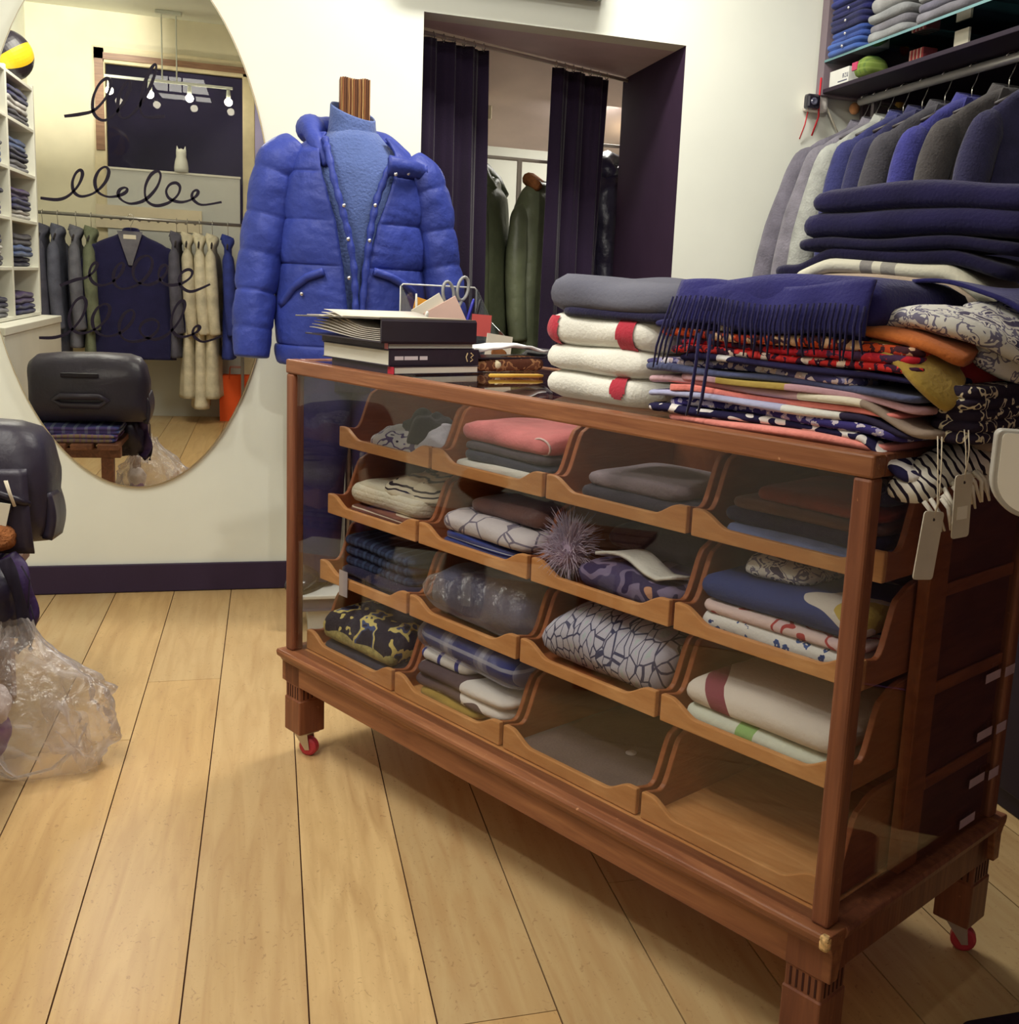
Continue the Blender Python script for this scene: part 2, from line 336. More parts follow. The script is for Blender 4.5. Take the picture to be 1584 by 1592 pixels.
# plinth: nosed ledge, frieze rail, floor board
def plinth(name,x0,x1,y0,y1,front):
    prof=[(-.014,0),(-.016,-.008),(-.012,-.018),(-.004,-.026),(-.001,-.034),(-.001,-.078),(.02,-.078),(.03,0)]
    mb=MB()
    if front: mb.prism([(p[0]+y0,p[1]+ZB) for p in prof],x0,x1,'x')
    else: mb.prism([((y0-p[0]) if False else p[0],p[1]+ZB) for p in prof],x0,x1,'y')
    return mb
prof=[(-.014,0),(-.017,-.006),(-.015,-.016),(-.006,-.024),(0,-.034),(0,-.082),(.022,-.082),(.034,-.004),(.034,0)]
mb=MB(); mb.prism([(p[0],p[1]+ZB) for p in prof],-.012,CL+.012,'x'); mb.build('plinth_rail_front',cwood,CASE,bevel=.002)
mb=MB(); mb.prism([(CD-p[0],p[1]+ZB) for p in prof],-.012,CL+.012,'x'); mb.build('plinth_rail_back',cwood,CASE,bevel=.002)
mb=MB(); mb.prism([(p[0],p[1]+ZB) for p in prof],.03,CD-.03,'y'); mb.build('plinth_rail_end',dwood,CASE,bevel=.002)
mb=MB(); mb.prism([(CL-p[0],p[1]+ZB) for p in prof],.03,CD-.03,'y'); mb.build('plinth_rail_end',dwood,CASE,bevel=.002)
mb=MB(); mb.box(.03,CL-.03,.03,CD-.03,ZB-.02,ZB-.001); mb.build('floor_board',twood,CASE)
mb=MB(); mb.box(CL-.004,CL+.0128,-.0178,-.004,ZB-.024,ZB+.0008); mb.build('chipped_corner',mat('raw_oak_chip',(208,172,120),.8,.1,0,.3,120,.4,80),CASE,bevel=.005)
redw=mat('red_castor_rubber',(190,58,70),.45,.4,0,.05,20); chrome=mat('castor_steel',(205,200,196),.3,.5,.9,.05,20)
lw=.070
for x,y in ((0,0),(CL-lw,0),(0,CD-lw),(CL-lw,CD-lw)):
    mb=MB(); zz=[ (.065,.004),(.066,0),(.15,0),(.153,.0022),(.188,.0022),(.191,0),(ZB-.03,0)]
    rings=[[(x+i,y+i,z),(x+lw-i,y+i,z),(x+lw-i,y+lw-i,z),(x+i,y+lw-i,z)] for z,i in zz]
    mb.loft(rings)
    lg=mb.build('leg',dwood,CASE,bevel=.003)
    mb=MB()
    for k in range(5):
        for s in (0,1):
            q=.0115+k*.0112
            if s==0: mb.box(x+q,x+q+.0034,y+.0014,y+.0040,.156,.186)
            else: mb.box(x+lw-.0040,x+lw-.0014,y+q,y+q+.0034,.156,.186)
    mb.build('fluting',mat('fluting_shadow_oak',(58,24,22),.6,var=.1),lg)  # dark strips put the shade of engraved slots into the colour
    cx,cyy=x+lw/2,y+lw/2
    cs=MB(); cs.box(cx-.026,cx+.026,cyy-.026,cyy+.026,.060,.0645)
    cs.box(cx-.040,cx-.022,cyy-.008,cyy+.008,.0555,.0600)
    ang=.5
    M=Matrix.Translation((cx,cyy,0))@Matrix.Rotation(ang,4,'Z')
    for s in (-1,1): cs.prism([(-.022,.060),(.016,.060),(.022,.018),(.010,.016)],s*.0145-.0012,s*.0145+.0012,'y',M)
    ca=cs.build('castor',chrome,CASE,bevel=.001)
    mb=MB(); M2=M@Matrix.Translation((.013,0,.0235))@Matrix.Rotation(PI/2,4,'X')
    mb.lathe([(.001,-.0115),(.018,-.0115),(.0235,-.008),(.0235,.008),(.018,.0115),(.001,.0115)],24,M2); mb.build('wheel',redw,ca,smooth=False,bevel=.0015)
# inner carcase that carries the trays
for a in (.026,.399,.771,1.143):
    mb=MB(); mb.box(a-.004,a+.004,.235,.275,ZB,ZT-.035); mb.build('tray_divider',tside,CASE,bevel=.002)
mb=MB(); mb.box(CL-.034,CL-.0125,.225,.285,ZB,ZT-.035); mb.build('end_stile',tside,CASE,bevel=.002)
mb=MB(); mb.box(CL-.030,CL-.018,.285,CD-.034,ZB,ZT-.035); mb.build('end_panel',wood('dark_end_panel',(96,50,36),(124,68,48),.5,(12,2,12)),CASE)
for z in (.40,.565,.73,.90):
    mb=MB(); mb.box(CL-.018,CL-.0125,.285,CD-.034,z,z+.022); mb.build('end_batten',tside,CASE,bevel=.002)
mb=MB(); mb.box(.03,CL-.03,CD-.05,CD-.036,ZB,ZT-.035); mb.build('back_board',wood('dark_back_board',(92,48,34),(120,66,46),.5,(2,12,12)),CASE)
tape=mat('clear_tape',(196,170,176),.3,.5,0,.04,30)
for z,b in ((.545,.535),(.44,.528),(.355,.52),(.285,.50)):
    mb=MB(); mb.box(CL-.0078,CL-.0073,b-.075,b-.018,z,z+.016); mb.box(CL+.0005,CL+.001,b-.018,b+.02,z+.002,z+.02) if z!=.285 else None; mb.build('tape_strip',tape,CASE)
# sixteen trays
COLS=[(.033,.393),(.405,.765),(.777,1.137),(1.149,1.522)]
ROWS=[(.125,.770),(.095,.607),(.075,.445),(.040,.273)]   # b of front, z of bottom, top row first
def smooth(t): t=max(0,min(1,t)); return t*t*(3-2*t)
def tray(col,row,label):
    a0,a1=COLS[col]; b0,z0=ROWS[row]; w=a1-a0; dpt=.50-b0; hs=.150
    T=thing('haberdashery_tray',label,'tray',cw(a0,b0,z0),TH,'scooped trays in the counter')
    th=.011; hf=.0485; lip=.024
    # front board: horns at both ends, low lip between
    out=[(0,0),(w,0)]
    n=14
    top=[]
    for i in range(n+1):
        u=i/n*.085
        top.append((u, lip+(hf-lip)*(1-smooth((u-.018)/.062))))
    out+= [(w-x,z) for x,z in top]+[(x,z) for x,z in reversed(top)]
    mb=MB(); mb.prism(out,0,th,'y'); mb.build('tray_front',twood,T,bevel=.0022)
    # sides: low at the front, S-curve up to full height
    sp=[(th,0),(dpt,0),(dpt,hs)]
    pr=[]
    for i in range(26):
        y=th+ i/25*.145
        if y<.045: z=hf-.006*math.sin(PI*(y-th)/.07)
        else:
            q=(y-.045)/.045
            z= hf-.004+ (hs-.02-hf+.004)*smooth(q) if q<1 else hs-.02+.02*math.sin(min(1,(y-.09)/.055)*PI/2)
        pr.append((y,z))
    sp+=list(reversed(pr))
    for x in (0,w-th):
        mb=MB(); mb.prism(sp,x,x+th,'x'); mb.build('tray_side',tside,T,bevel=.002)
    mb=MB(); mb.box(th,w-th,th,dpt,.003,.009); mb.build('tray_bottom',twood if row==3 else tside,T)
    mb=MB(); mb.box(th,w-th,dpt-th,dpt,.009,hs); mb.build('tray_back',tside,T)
    return T
names=[['leftmost','second from the left','third from the left','rightmost'],['top','second','third','bottom']]
inside=[['holding a crumpled patterned scarf','holding a folded rose scarf','holding flat mauve-grey knits','holding rust and navy folds'],
['holding a rolled cream knit','holding a brown and a white scarf','holding a lilac fur pompon','holding a big blue folded scarf'],
['holding dark plaid scarves','holding a plastic-wrapped grey bundle','holding a white scale-print scarf','holding a cream scarf with burgundy border'],
['holding a black and yellow knit','holding a blue plaid roll','lined with grey felt and empty','empty with bare wood showing']]
for rr in range(4):
    for c_ in range(4): tray(c_,rr,'oak tray '+inside[rr][c_]+', '+names[1][rr]+' row of the counter')
# ------------------------------------------------------------------ folded cloth
def smooth(t): t=max(0,min(1,t)); return t*t*(3-2*t)
def folded_mb(la,lb,h,layers=2,seed=0,rc=.03,amp=.004,warp=None,dome=.006,gd=None,res=.013,shift=.004,zs=3,fine=False):
    """closed bundle of `layers` folds, la x lb x h, base at z=0, centred in x,y; warp(x,y,z)->offset"""
    rs=random.Random(seed); lt=h/layers; gd=gd if gd is not None else lt*.5
    rc=min(rc,la*.45,lb*.45)
    nx=max(6,min(64 if not fine else 90,int(la/res))); ny=max(6,min(40,int(lb/(res*1.3)))); nz=max(4,layers*(6 if not fine else 20))
    offs=[(rs.uniform(-shift,shift),rs.uniform(-shift,shift)) for _ in range(layers)]
    seedv=seed*7.31
    def P(x,y,z):
        ix=max(-la/2+rc,min(la/2-rc,x)); iy=max(-lb/2+rc,min(lb/2-rc,y)); dx,dy=x-ix,y-iy; d=math.hypot(dx,dy)
        if d>1e-9: k=max(abs(dx),abs(dy))/d; x=ix+dx*k; y=iy+dy*k
        q=z/lt; li=min(layers-1,int(q)); f=min(1,max(0,q-li)); bul=math.sqrt(max(0,1-(2*f-1)**2))
        ins=(1-bul)*gd
        x*=1-ins/(la/2); y*=1-ins/(lb/2)
        wb=bul
        x+=offs[li][0]*wb; y+=offs[li][1]*wb
        zz=z*(1+dome/h*(1-min(1,abs(2*x/la))**2)*(1-min(1,abs(2*y/lb))**2))
        n1=N3(x+seedv,y,z*zs,9); n2=N3(x,y+seedv,z*zs,9); n3=N3(x+3,y+seedv,z*.5,7)
        x+=n1*amp; y+=n2*amp; zz+=n3*amp*1.6*(z/h)
        if warp: 
            ox,oy,oz=warp(x,y,zz); x+=ox; y+=oy; zz+=oz
        return (x,y,zz)
    mb=MB()
    def face(fn,nu,nv): mb.grid(fn,nu,nv)
    L=lambda t,l: (t-.5)*l
    face(lambda u,v:P(L(u,la),-lb/2,v*h),nx,nz); face(lambda u,v:P(L(u,la),lb/2,v*h),nx,nz)
    face(lambda u,v:P(-la/2,L(u,lb),v*h),ny,nz); face(lambda u,v:P(la/2,L(u,lb),v*h),ny,nz)
    face(lambda u,v:P(L(u,la),L(v,lb),h),nx,ny); face(lambda u,v:P(L(u,la),L(v,lb),0),nx,ny)
    return mb
def folded(name,label,cat,m,a0,a1,b0,b1,z,h,layers=2,seed=0,rot=0,group=None,parent=None,**k):
    """folded cloth in the counter's frame, a0..a1 along, b0..b1 deep, resting at z"""
    mb=folded_mb(a1-a0,b1-b0,h,layers,seed,**k)
    o=mb.build(name,m,None,smooth=True,loc=cw((a0+a1)/2,(b0+b1)/2,z),rot=(0,0,TH+rot))
    return tag(o,label,cat,group)
def sub_on(o,name,m,la,lb,h,pos,seed=0,layers=1,**k):
    mb=folded_mb(la,lb,h,layers,seed,**k); return mb.build(name,m,o,smooth=True,loc=pos)
def crumple(name,label,cat,m,a,b,z,ra,rb,h,seed=0,amp=.35,fr=14,rot=0,group=None,n=40,rid=.4):
    """a loosely crumpled cloth heap"""
    mb=MB(); s=seed*3.7
    def P(u,v):
        t=2*PI*u; p=v*PI/2
        r=math.cos(p); x=r*math.cos(t); y=r*math.sin(t); zz=math.sin(p)
        d=1+amp*N3(x*ra+s,y*rb,zz*h+s,fr)+amp*rid*abs(N3(x*ra,y*rb+s,zz*h,fr*2.3))
        return (x*ra*d,y*rb*d,max(0,zz*h*d))
    mb.grid(P,n,max(10,n//3),cu=True)
    mb.f.append(tuple(i*(max(10,n//3)+1) for i in range(n))); mb.mi.append(0)
    o=mb.build(name,m,None,smooth=True,loc=cw(a,b,z),rot=(0,0,TH+rot)); return tag(o,label,cat,group)
# cloth colours
navy=cloth('navy_wool',(38,34,74)); navy2=cloth('ink_navy_wool',(30,26,58)); royal=cloth('royal_wool',(46,50,120),.1); dgrey=cloth('charcoal_wool',(66,62,74)); grey=cloth('mid_grey_wool',(112,112,120)); mauve=cloth('mauve_grey_knit',(140,126,132))
rose=cloth('rose_cotton',(198,112,112)); dusk=cloth('dark_slate_cotton',(62,62,78)); creamc=cloth('cream_wool',(228,222,202)); brownc=cloth('brown_wool',(112,80,72)); rust=cloth('rust_wool',(142,62,50)); lightblue=cloth('light_blue_cotton',(132,146,196))
coral=cloth('coral_cotton',(238,138,128),.08); coral2=cloth('pale_coral_cotton',(240,150,140),.08); taupe=cloth('taupe_cotton',(150,130,120)); mustard=cloth('mustard_cotton',(168,140,66)); orange=cloth('burnt_orange_wool',(198,112,56)); redc=cloth('red_wool',(190,58,58)); olive=cloth('ochre_silk',(176,134,66)); green=cloth('bottle_green_wool',(48,84,76)); white=cloth('white_cotton',(226,224,214),.05); blackc=cloth('black_wool',(34,28,40))
steel=cloth('steel_blue_cotton',(82,88,124))
f_navy=pat('navy_bird_print','noise',[(0,(36,32,66)),(.56,(226,220,216))],46,sc=(1,1,1.4),detail=0)
f_dot=floral('violet_dotted_print',(62,54,118),[(206,196,206),(170,160,190)],62,0.42)
f_blue=floral('blue_white_floral',(74,70,116),[(214,206,212),(150,146,184),(196,176,176)],60,0.5)
f_red=floral('red_white_floral',(64,34,56),[(214,58,56),(206,48,50),(236,212,196),(210,60,60)],52,0.56,(238,220,196))
f_red2=floral('crimson_floral',(74,48,78),[(200,44,58),(180,40,56)],46,0.56,(214,60,66))
f_orange=floral('orange_floral',(78,44,52),[(208,82,44),(226,186,150),(190,62,44)],50,0.56)
f_paisley=pat('grey_paisley_print','noise',[(0,(222,220,214)),(.5,(120,116,140)),(.56,(226,222,216)),(.64,(84,78,104))],38,detail=2.0,distort=.8)
f_black=pat('black_cream_print','noise',[(0,(44,36,52)),(.56,(216,204,176)),(.62,(48,40,58))],52,detail=1.0)
f_patch=pat('patchwork_print','cell',[(0,(156,138,124)),(.25,(222,214,194)),(.6,(196,160,168)),(.78,(178,154,90)),(.9,(214,206,190))],4.5,sc=(1,.12,.12))
f_patch2=pat('patchwork_print_pale','cell',[(0,(48,42,66)),(.3,(214,214,208)),(.55,(170,172,204)),(.8,(150,132,128))],5,sc=(1,.12,.12))
f_whiteprint=pat('white_sketch_print','edge',[(0,(130,122,138)),(.03,(214,206,208))],16)
f_bluewhite=floral('white_blue_flower_print',(226,224,218),[(52,78,140),(66,92,150),(40,60,120)],45,.30,(226,224,218))
f_bluepattern=pat('blue_scarf_print','noise',[(0,(58,70,122)),(.62,(60,72,126)),(.66,(214,206,196)),(.72,(196,170,84))],9,detail=0)
f_scale=pat('scale_line_print','edge',[(0,(78,80,108)),(.045,(196,194,208)),(.30,(184,198,200))],34,sc=(1.6,.6,.8))
f_tulle=pat('tulle_grey','noise',[(0,(150,144,160)),(.5,(206,202,212))],30,'LINEAR')
p_dark=plaid('dark_blue_plaid',(40,44,68),[('X',(70,86,116),1,.3),('Z',(66,80,110),1.4,.25),('X',(26,24,44),2.1,.3)],9)
p_blue=plaid('royal_white_plaid',(34,50,128),[('X',(214,216,222),1.0,.30),('X',(34,50,128),4.0,.42),('Z',(214,216,222),2.2,.05)],2.6)
p_brown=pat('brown_white_print','noise',[(0,(92,76,82)),(.54,(226,220,214))],11,detail=0)
k_yellow=pat('black_yellow_knit','noise',[(0,(42,40,58)),(.50,(46,44,62)),(.535,(218,200,120)),(.60,(64,80,128)),(.64,(40,38,56))],15,detail=2.0,sc=(1,1.6,1),bump=.5)
k_cream=pat('cream_rib_knit','wave',[(0,(206,196,170)),(1,(234,228,206))],26,'LINEAR',wave='Z',bump=.5)
b_border=pat('burgundy_border_print','wave',[(0,(224,214,202)),(.70,(224,214,202)),(.72,(140,72,86)),(.80,(226,216,204))],1.1,distort=3.0,detail=1.0,wave='DIAGONAL')
w_patch=pat('white_red_patch','cell',[(0,(226,224,214)),(.74,(206,58,74))],6.5,sc=(1,1,.2))
# ------------------------------------------------------------------ trays' contents
FZ=[z+.0095 for b,z in ROWS]
def tr(name,label,cat,m,col,row,x0,x1,y0,y1,dz,h,layers=2,seed=0,**k):
    a0,_=COLS[col]; b0,_=ROWS[row]
    return folded(name,label,cat,m,a0+x0,a0+x1,b0+y0,b0+y1,FZ[row]+dz,h,layers,seed,**k)
G='folded cloths in the counter trays'
# row 1
a0=COLS[0][0]; b0=ROWS[0][0]
crumple('crumpled_scarf','white and violet patterned scarf crumpled in the top left tray','scarf',pat('violet_sketch_print','noise',[(0,(222,216,214)),(.52,(110,96,130)),(.58,(224,218,214)),(.7,(60,50,70))],26,detail=1.0),a0+.13,b0+.10,FZ[0],.095,.07,.05,3,group=G)
crumple('knitted_glove','black wool glove lying on the crumpled scarf, top left tray','glove',blackc,a0+.20,b0+.115,FZ[0]+.02,.075,.05,.075,5,.5,18,group=G)
crumple('sheer_scarf','pale grey sheer scarf bunched at the right of the top left tray','scarf',f_tulle,a0+.285,b0+.125,FZ[0],.055,.08,.075,8,group=G)
tr('folded_scarf','white cotton scarf folded lowest, in the rose scarf tray','scarf',white,1,0,.045,.30,.018,.20,0,.022,1,1,group=G)
tr('folded_scarf','slate blue scarf folded second from bottom under the rose scarf','scarf',dusk,1,0,.05,.325,.03,.24,.022,.020,1,2,group=G)
tr('folded_scarf','charcoal brown scarf directly under the rose scarf','scarf',cloth('charcoal_brown',(84,74,82)),1,0,.055,.33,.035,.25,.042,.018,1,3,group=G)
o=tr('folded_scarf','rose pink scarf with round label, topmost fold of the second top tray','scarf',rose,1,0,.045,.335,.035,.27,.06,.042,1,4,group=G,amp=.006)
mb=MB(); mb.tube([(.115+.026*math.cos(t),-.107-.004*math.sin(t),.02+.017*math.sin(t)) for t in [i*PI/8 for i in range(16)]],.0022,6,closed=True); mb.build('printed_badge',cloth('badge_print',(214,190,184)),o,smooth=True)
tr('folded_knit','charcoal knit folded lowest in the third top tray','knitwear',dgrey,2,0,.05,.335,.03,.24,0,.026,1,5,group=G)
tr('folded_knit','mauve grey knit folded on the charcoal knit, third top tray','knitwear',mauve,2,0,.055,.30,.04,.25,.026,.028,1,6,group=G)
tr('folded_scarf','light blue scarf folded lowest in the rightmost top tray','scarf',lightblue,3,0,.05,.345,.018,.2,0,.022,1,7,group=G)
tr('folded_scarf','navy scarf between light blue and brown folds, rightmost top tray','scarf',navy,3,0,.04,.345,.025,.24,.022,.026,1,8,group=G)
tr('folded_scarf','brown grey scarf under the rust one, rightmost top tray','scarf',brownc,3,0,.05,.345,.03,.25,.048,.018,1,9,group=G)
tr('folded_scarf','rust red scarf folded topmost in the rightmost top tray','scarf',rust,3,0,.09,.34,.04,.26,.066,.024,1,10,group=G)
tr('denim_bundle','dark denim bundle standing at the right end of the top tray row','denim',cloth('dark_denim',(40,44,76)),3,0,.27,.348,.055,.13,.088,.052,1,61,group=G,amp=.008)
# row 2
tr('folded_scarf','brown striped scarf folded under the rolled cream knit','scarf',pat('brown_stripe','wave',[(0,(130,84,70)),(.5,(206,190,168)),(.7,(110,70,60))],30,wave='Z'),0,1,.05,.335,.02,.22,0,.022,1,11,group=G)
tr('cream_knit_scarf','thick cream ribbed knit scarf rolled in the leftmost second row tray','scarf',k_cream,0,1,.035,.325,.03,.22,.022,.055,1,12,group=G,gd=.024,amp=.006)
crumple('crochet_scarf','cream and black crochet scarf bunched on the cream ribbed knit','scarf',pat('crochet_edge','wave',[(0,(226,216,190)),(.45,(52,42,52)),(.6,(220,210,186)),(.85,(58,48,56))],11,distort=4.0,wave='Z'),COLS[0][0]+.255,ROWS[1][0]+.115,FZ[1]+.065,.085,.075,.062,13,group=G,n=44,amp=.5)
tr('folded_scarf','steel blue scarf folded lowest in the brown and white scarf tray','scarf',pat('blue_stripe_print','wave',[(0,(56,70,138)),(.4,(190,194,206)),(.55,(72,76,120))],24,wave='Z'),1,1,.05,.30,.018,.2,0,.028,2,14,group=G)
tr('folded_scarf','white sketch-print scarf folded over blue in second row','scarf',f_whiteprint,1,1,.045,.345,.02,.24,.028,.046,1,15,group=G,gd=.02,amp=.007)
tr('folded_scarf','brown wool scarf topmost in the second tray of row two','scarf',brownc,1,1,.10,.345,.05,.26,.076,.034,1,16,group=G,gd=.016)
# fur pompon
fur=plastic_film('lilac_fur_strands',1.3,(206,186,206))
fu=thing('fur_pompon','fluffy pale lilac fur pompon poking out of the second row tray','pompon',cw(COLS[2][0]+.055,ROWS[1][0]+.05,FZ[1]+.055),TH)
mb=MB(); mb.ball((0,0,0),.03,12,8,(1.1,1,1.3)); mb.build('pompon_core',cloth('lilac_fur',(190,170,190)),fu,smooth=True)
mb=MB(); rs=random.Random(9)
for i in range(700):
    d=Vector((rs.gauss(0,1),rs.gauss(0,1)-.2,rs.gauss(0,1)+.25)).normalized(); p=Vector((d.x*.026,d.y*.026,d.z*.034)); e=p+d*rs.uniform(.022,.045)+Vector((rs.uniform(-.012,.012),rs.uniform(-.012,.012),rs.uniform(-.006,.02)))
    m_=(p+e)/2+Vector((0,0,.006)); mb.tube([p,m_,e],[.0014,.001,.0003],3,False)
o=mb.build('fur',cloth('lilac_fur_tips',(206,190,208)),fu,smooth=True); o['kind']='stuff'
tr('folded_scarf','violet grey printed scarf folded beside the lilac fur pompon','scarf',pat('violet_collage_print','noise',[(0,(86,78,112)),(.5,(132,120,150)),(.6,(66,58,92)),(.68,(200,150,120))],16,detail=1.0),2,1,.09,.345,.02,.2,0,.05,1,17,group=G,gd=.02,amp=.008)
o=MB(); 
def band(u,v):
    t=u; x=.13+.2*t; z=.058+.022*math.sin(PI*min(1,t*1.2)); return (x+.0*v,.045+.05*v+.012*math.sin(6*t),z+.012*math.sin(5*t+2)*(1-v))
o.grid(band,24,4); q=o.build('folded_handkerchief','' and None or white,None,smooth=True,solid=.006,loc=cw(COLS[2][0],ROWS[1][0],FZ[1]),rot=(0,0,TH)); tag(q,'white rippled handkerchief with grey edge lying on the violet printed scarf','handkerchief',G)
tr('folded_knit','dark aubergine knit folded at the back behind the fur pompon','knitwear',cloth('aubergine_knit',(58,42,70)),2,1,.06,.30,.14,.30,0,.10,2,18,group=G)
tr('folded_scarf','white scarf with small blue flowers, lowest in the big blue scarf tray','scarf',f_bluewhite,3,1,.03,.345,.018,.2,0,.03,1,19,group=G,gd=.014)
tr('folded_scarf','pink and red patterned scarf folded under the big blue scarf','scarf',pat('pink_red_print','noise',[(0,(222,196,190)),(.54,(176,66,66)),(.6,(220,190,190)),(.72,(70,74,120))],22,detail=1.0),3,1,.03,.345,.022,.22,.03,.018,1,20,group=G)
tr('folded_scarf','big blue scarf with white and yellow corner print in second row','scarf',f_bluepattern,3,1,.025,.348,.025,.27,.048,.05,1,21,group=G,gd=.022,amp=.006)
tr('folded_scarf','grey floral scarf crumpled on the big blue scarf','scarf',f_paisley,3,1,.08,.22,.06,.2,.10,.034,1,22,group=G,gd=.016,amp=.009)
# row 3
tr('folded_scarf','navy wool scarf folded lowest in the dark plaid tray','scarf',navy2,0,2,.05,.335,.018,.2,0,.03,2,23,group=G)
tr('folded_scarf','dark blue plaid scarf folded topmost in the leftmost third row tray','scarf',p_dark,0,2,.035,.325,.035,.25,.03,.075,3,24,group=G)
gb=thing('wrapped_garment','grey garment in clear plastic filling the second tray of row three','wrapped garment',cw(COLS[1][0]+.185,ROWS[2][0]+.12,FZ[2]),TH)
folded_mb(.325,.20,.105,1,25,gd=.045,amp=.01).build('grey_garment',cloth('slate_grey_garment',(92,92,112)),gb,smooth=True)
folded_mb(.336,.21,.115,1,26,gd=.04,amp=.016).build('plastic_wrap',plastic_film('bag_film',.16),gb,smooth=True)
crumple('tulle_scarf','pale grey tulle scarf puffed up behind the scale-print scarf','scarf',f_tulle,COLS[2][0]+.10,ROWS[2][0]+.17,FZ[2],.08,.09,.125,27,.25,group=G)
tr('folded_scarf','white scarf with blue fish-scale line print, third tray of row three','scarf',f_scale,2,2,.035,.345,.02,.22,0,.098,1,28,group=G,gd=.045,amp=.012,dome=.02)
tr('folded_scarf','pale green scarf rolled under the cream scarf with burgundy border','scarf',pat('pale_green_stripe','wave',[(0,(216,222,206)),(.8,(216,222,206)),(.82,(150,190,120))],1.6,wave='X'),3,2,.03,.345,.016,.2,0,.028,1,29,group=G,gd=.013)
tr('folded_scarf','cream scarf with burgundy border line, rightmost tray of row three','scarf',b_border,3,2,.025,.345,.02,.27,.028,.046,1,30,group=G,gd=.02,amp=.007)
# row 4
tr('folded_knit','dark grey knit folded lowest in the leftmost bottom tray','knitwear',dusk,0,3,.04,.34,.02,.22,0,.022,1,31,group=G)
o=tr('folded_knit','black and yellow zigzag knit folded in the leftmost bottom tray','knitwear',k_yellow,0,3,.03,.335,.02,.26,.022,.078,1,32,group=G,gd=.036,amp=.007,dome=.02)
mb=folded_mb(.29,.03,.03,1,33,gd=.012); mb.build('yellow_edge',pat('yellow_knit_edge','noise',[(0,(222,206,130)),(.6,(150,140,90))],60,'LINEAR',bump=.5),o,smooth=True,loc=(0,-.108,.006))
tr('folded_scarf','ochre scarf peeking out lowest in the blue plaid roll tray','scarf',mustard,1,3,.05,.26,.018,.2,0,.018,1,34,group=G)
tr('folded_scarf','grey brown scarf with white leaf shapes under the blue plaid roll','scarf',p_brown,1,3,.03,.345,.022,.22,.018,.052,2,35,group=G,gd=.02,amp=.007)
tr('folded_scarf','white scarf with blue bars under the plastic-wrapped blue plaid roll','scarf',pat('white_blue_bars','wave',[(0,(224,220,216)),(.8,(62,66,140))],5,wave='X',distort=2.0),1,3,.02,.2,.04,.23,.07,.03,1,36,group=G)
rl=thing('rolled_shirt','blue and white plaid shirt rolled in clear plastic, second bottom tray','rolled shirt',cw(COLS[1][0]+.185,ROWS[3][0]+.10,FZ[3]+.1),TH-.04)
mb=MB(); 
mb.loft([[(x,.05*sc*math.cos(t)*1.15,.036*sc*math.sin(t)+.022+.003*math.sin(9*x*8)) for t in [2*PI*j/20 for j in range(20)]] for x,sc in [(-.172,.5),(-.165,.86),(-.14,1),(-.05,1.03),(.05,1),(.13,1.02),(.158,.9),(.166,.5)]])
mb.build('plaid_roll',p_blue,rl,smooth=True)
mb=MB(); mb.loft([[(x,.055*sc*math.cos(t)*1.18,.042*sc*math.sin(t)+.022+.004*N3(x,t,0,6)) for t in [2*PI*j/24 for j in range(24)]] for x,sc in [(-.176,.4),(-.168,.9),(-.14,1),(-.05,1.05),(.05,1),(.13,1.04),(.16,.95),(.171,.4)]])
mb.build('plastic_wrap',plastic_film('clear_roll_film',.05),rl,smooth=True)
o=tag(folded_mb(.335,.40,.004,1,37,rc=.005,amp=.0005,gd=.001,dome=0).build('felt_liner',cloth('grey_felt',(112,96,92),.08),None,smooth=True,loc=cw(COLS[2][0]+.18,ROWS[3][0]+.225,FZ[3]),rot=(0,0,TH)),'dark grey felt liner lying in the empty third bottom tray','liner')
mb=MB(); mb.lathe([(.0005,0),(.011,0),(.011,.002),(.0005,.003)],16); tag(mb.build('button',mat('pearl_button',(220,210,206),.3,.5,var=.05),None,loc=cw(COLS[2][0]+.20,ROWS[3][0]+.16,FZ[3]+.0045)),'small pearly button on the grey felt liner','button')
mb=MB(); mb.box(-.0175,.0175,-.0006,.0006,0,.062); tag(mb.build('paper_label',mat('grey_paper_label',(190,180,184),.7,.2,0,.05,20),None,loc=cw(COLS[0][0]+.112,ROWS[2][0]-.004,ROWS[2][1]-.018),rot=(0,0,TH)),'small blank paper label taped to the dark plaid tray front','label')
# ------------------------------------------------------------------ on top of the counter
GT='folded blankets and scarves on the counter top'
def cf(label_mb,name,m,z=0,**k): return label_mb.build(name,m,None,loc=cw(0,0,z),rot=(0,0,TH),**k)
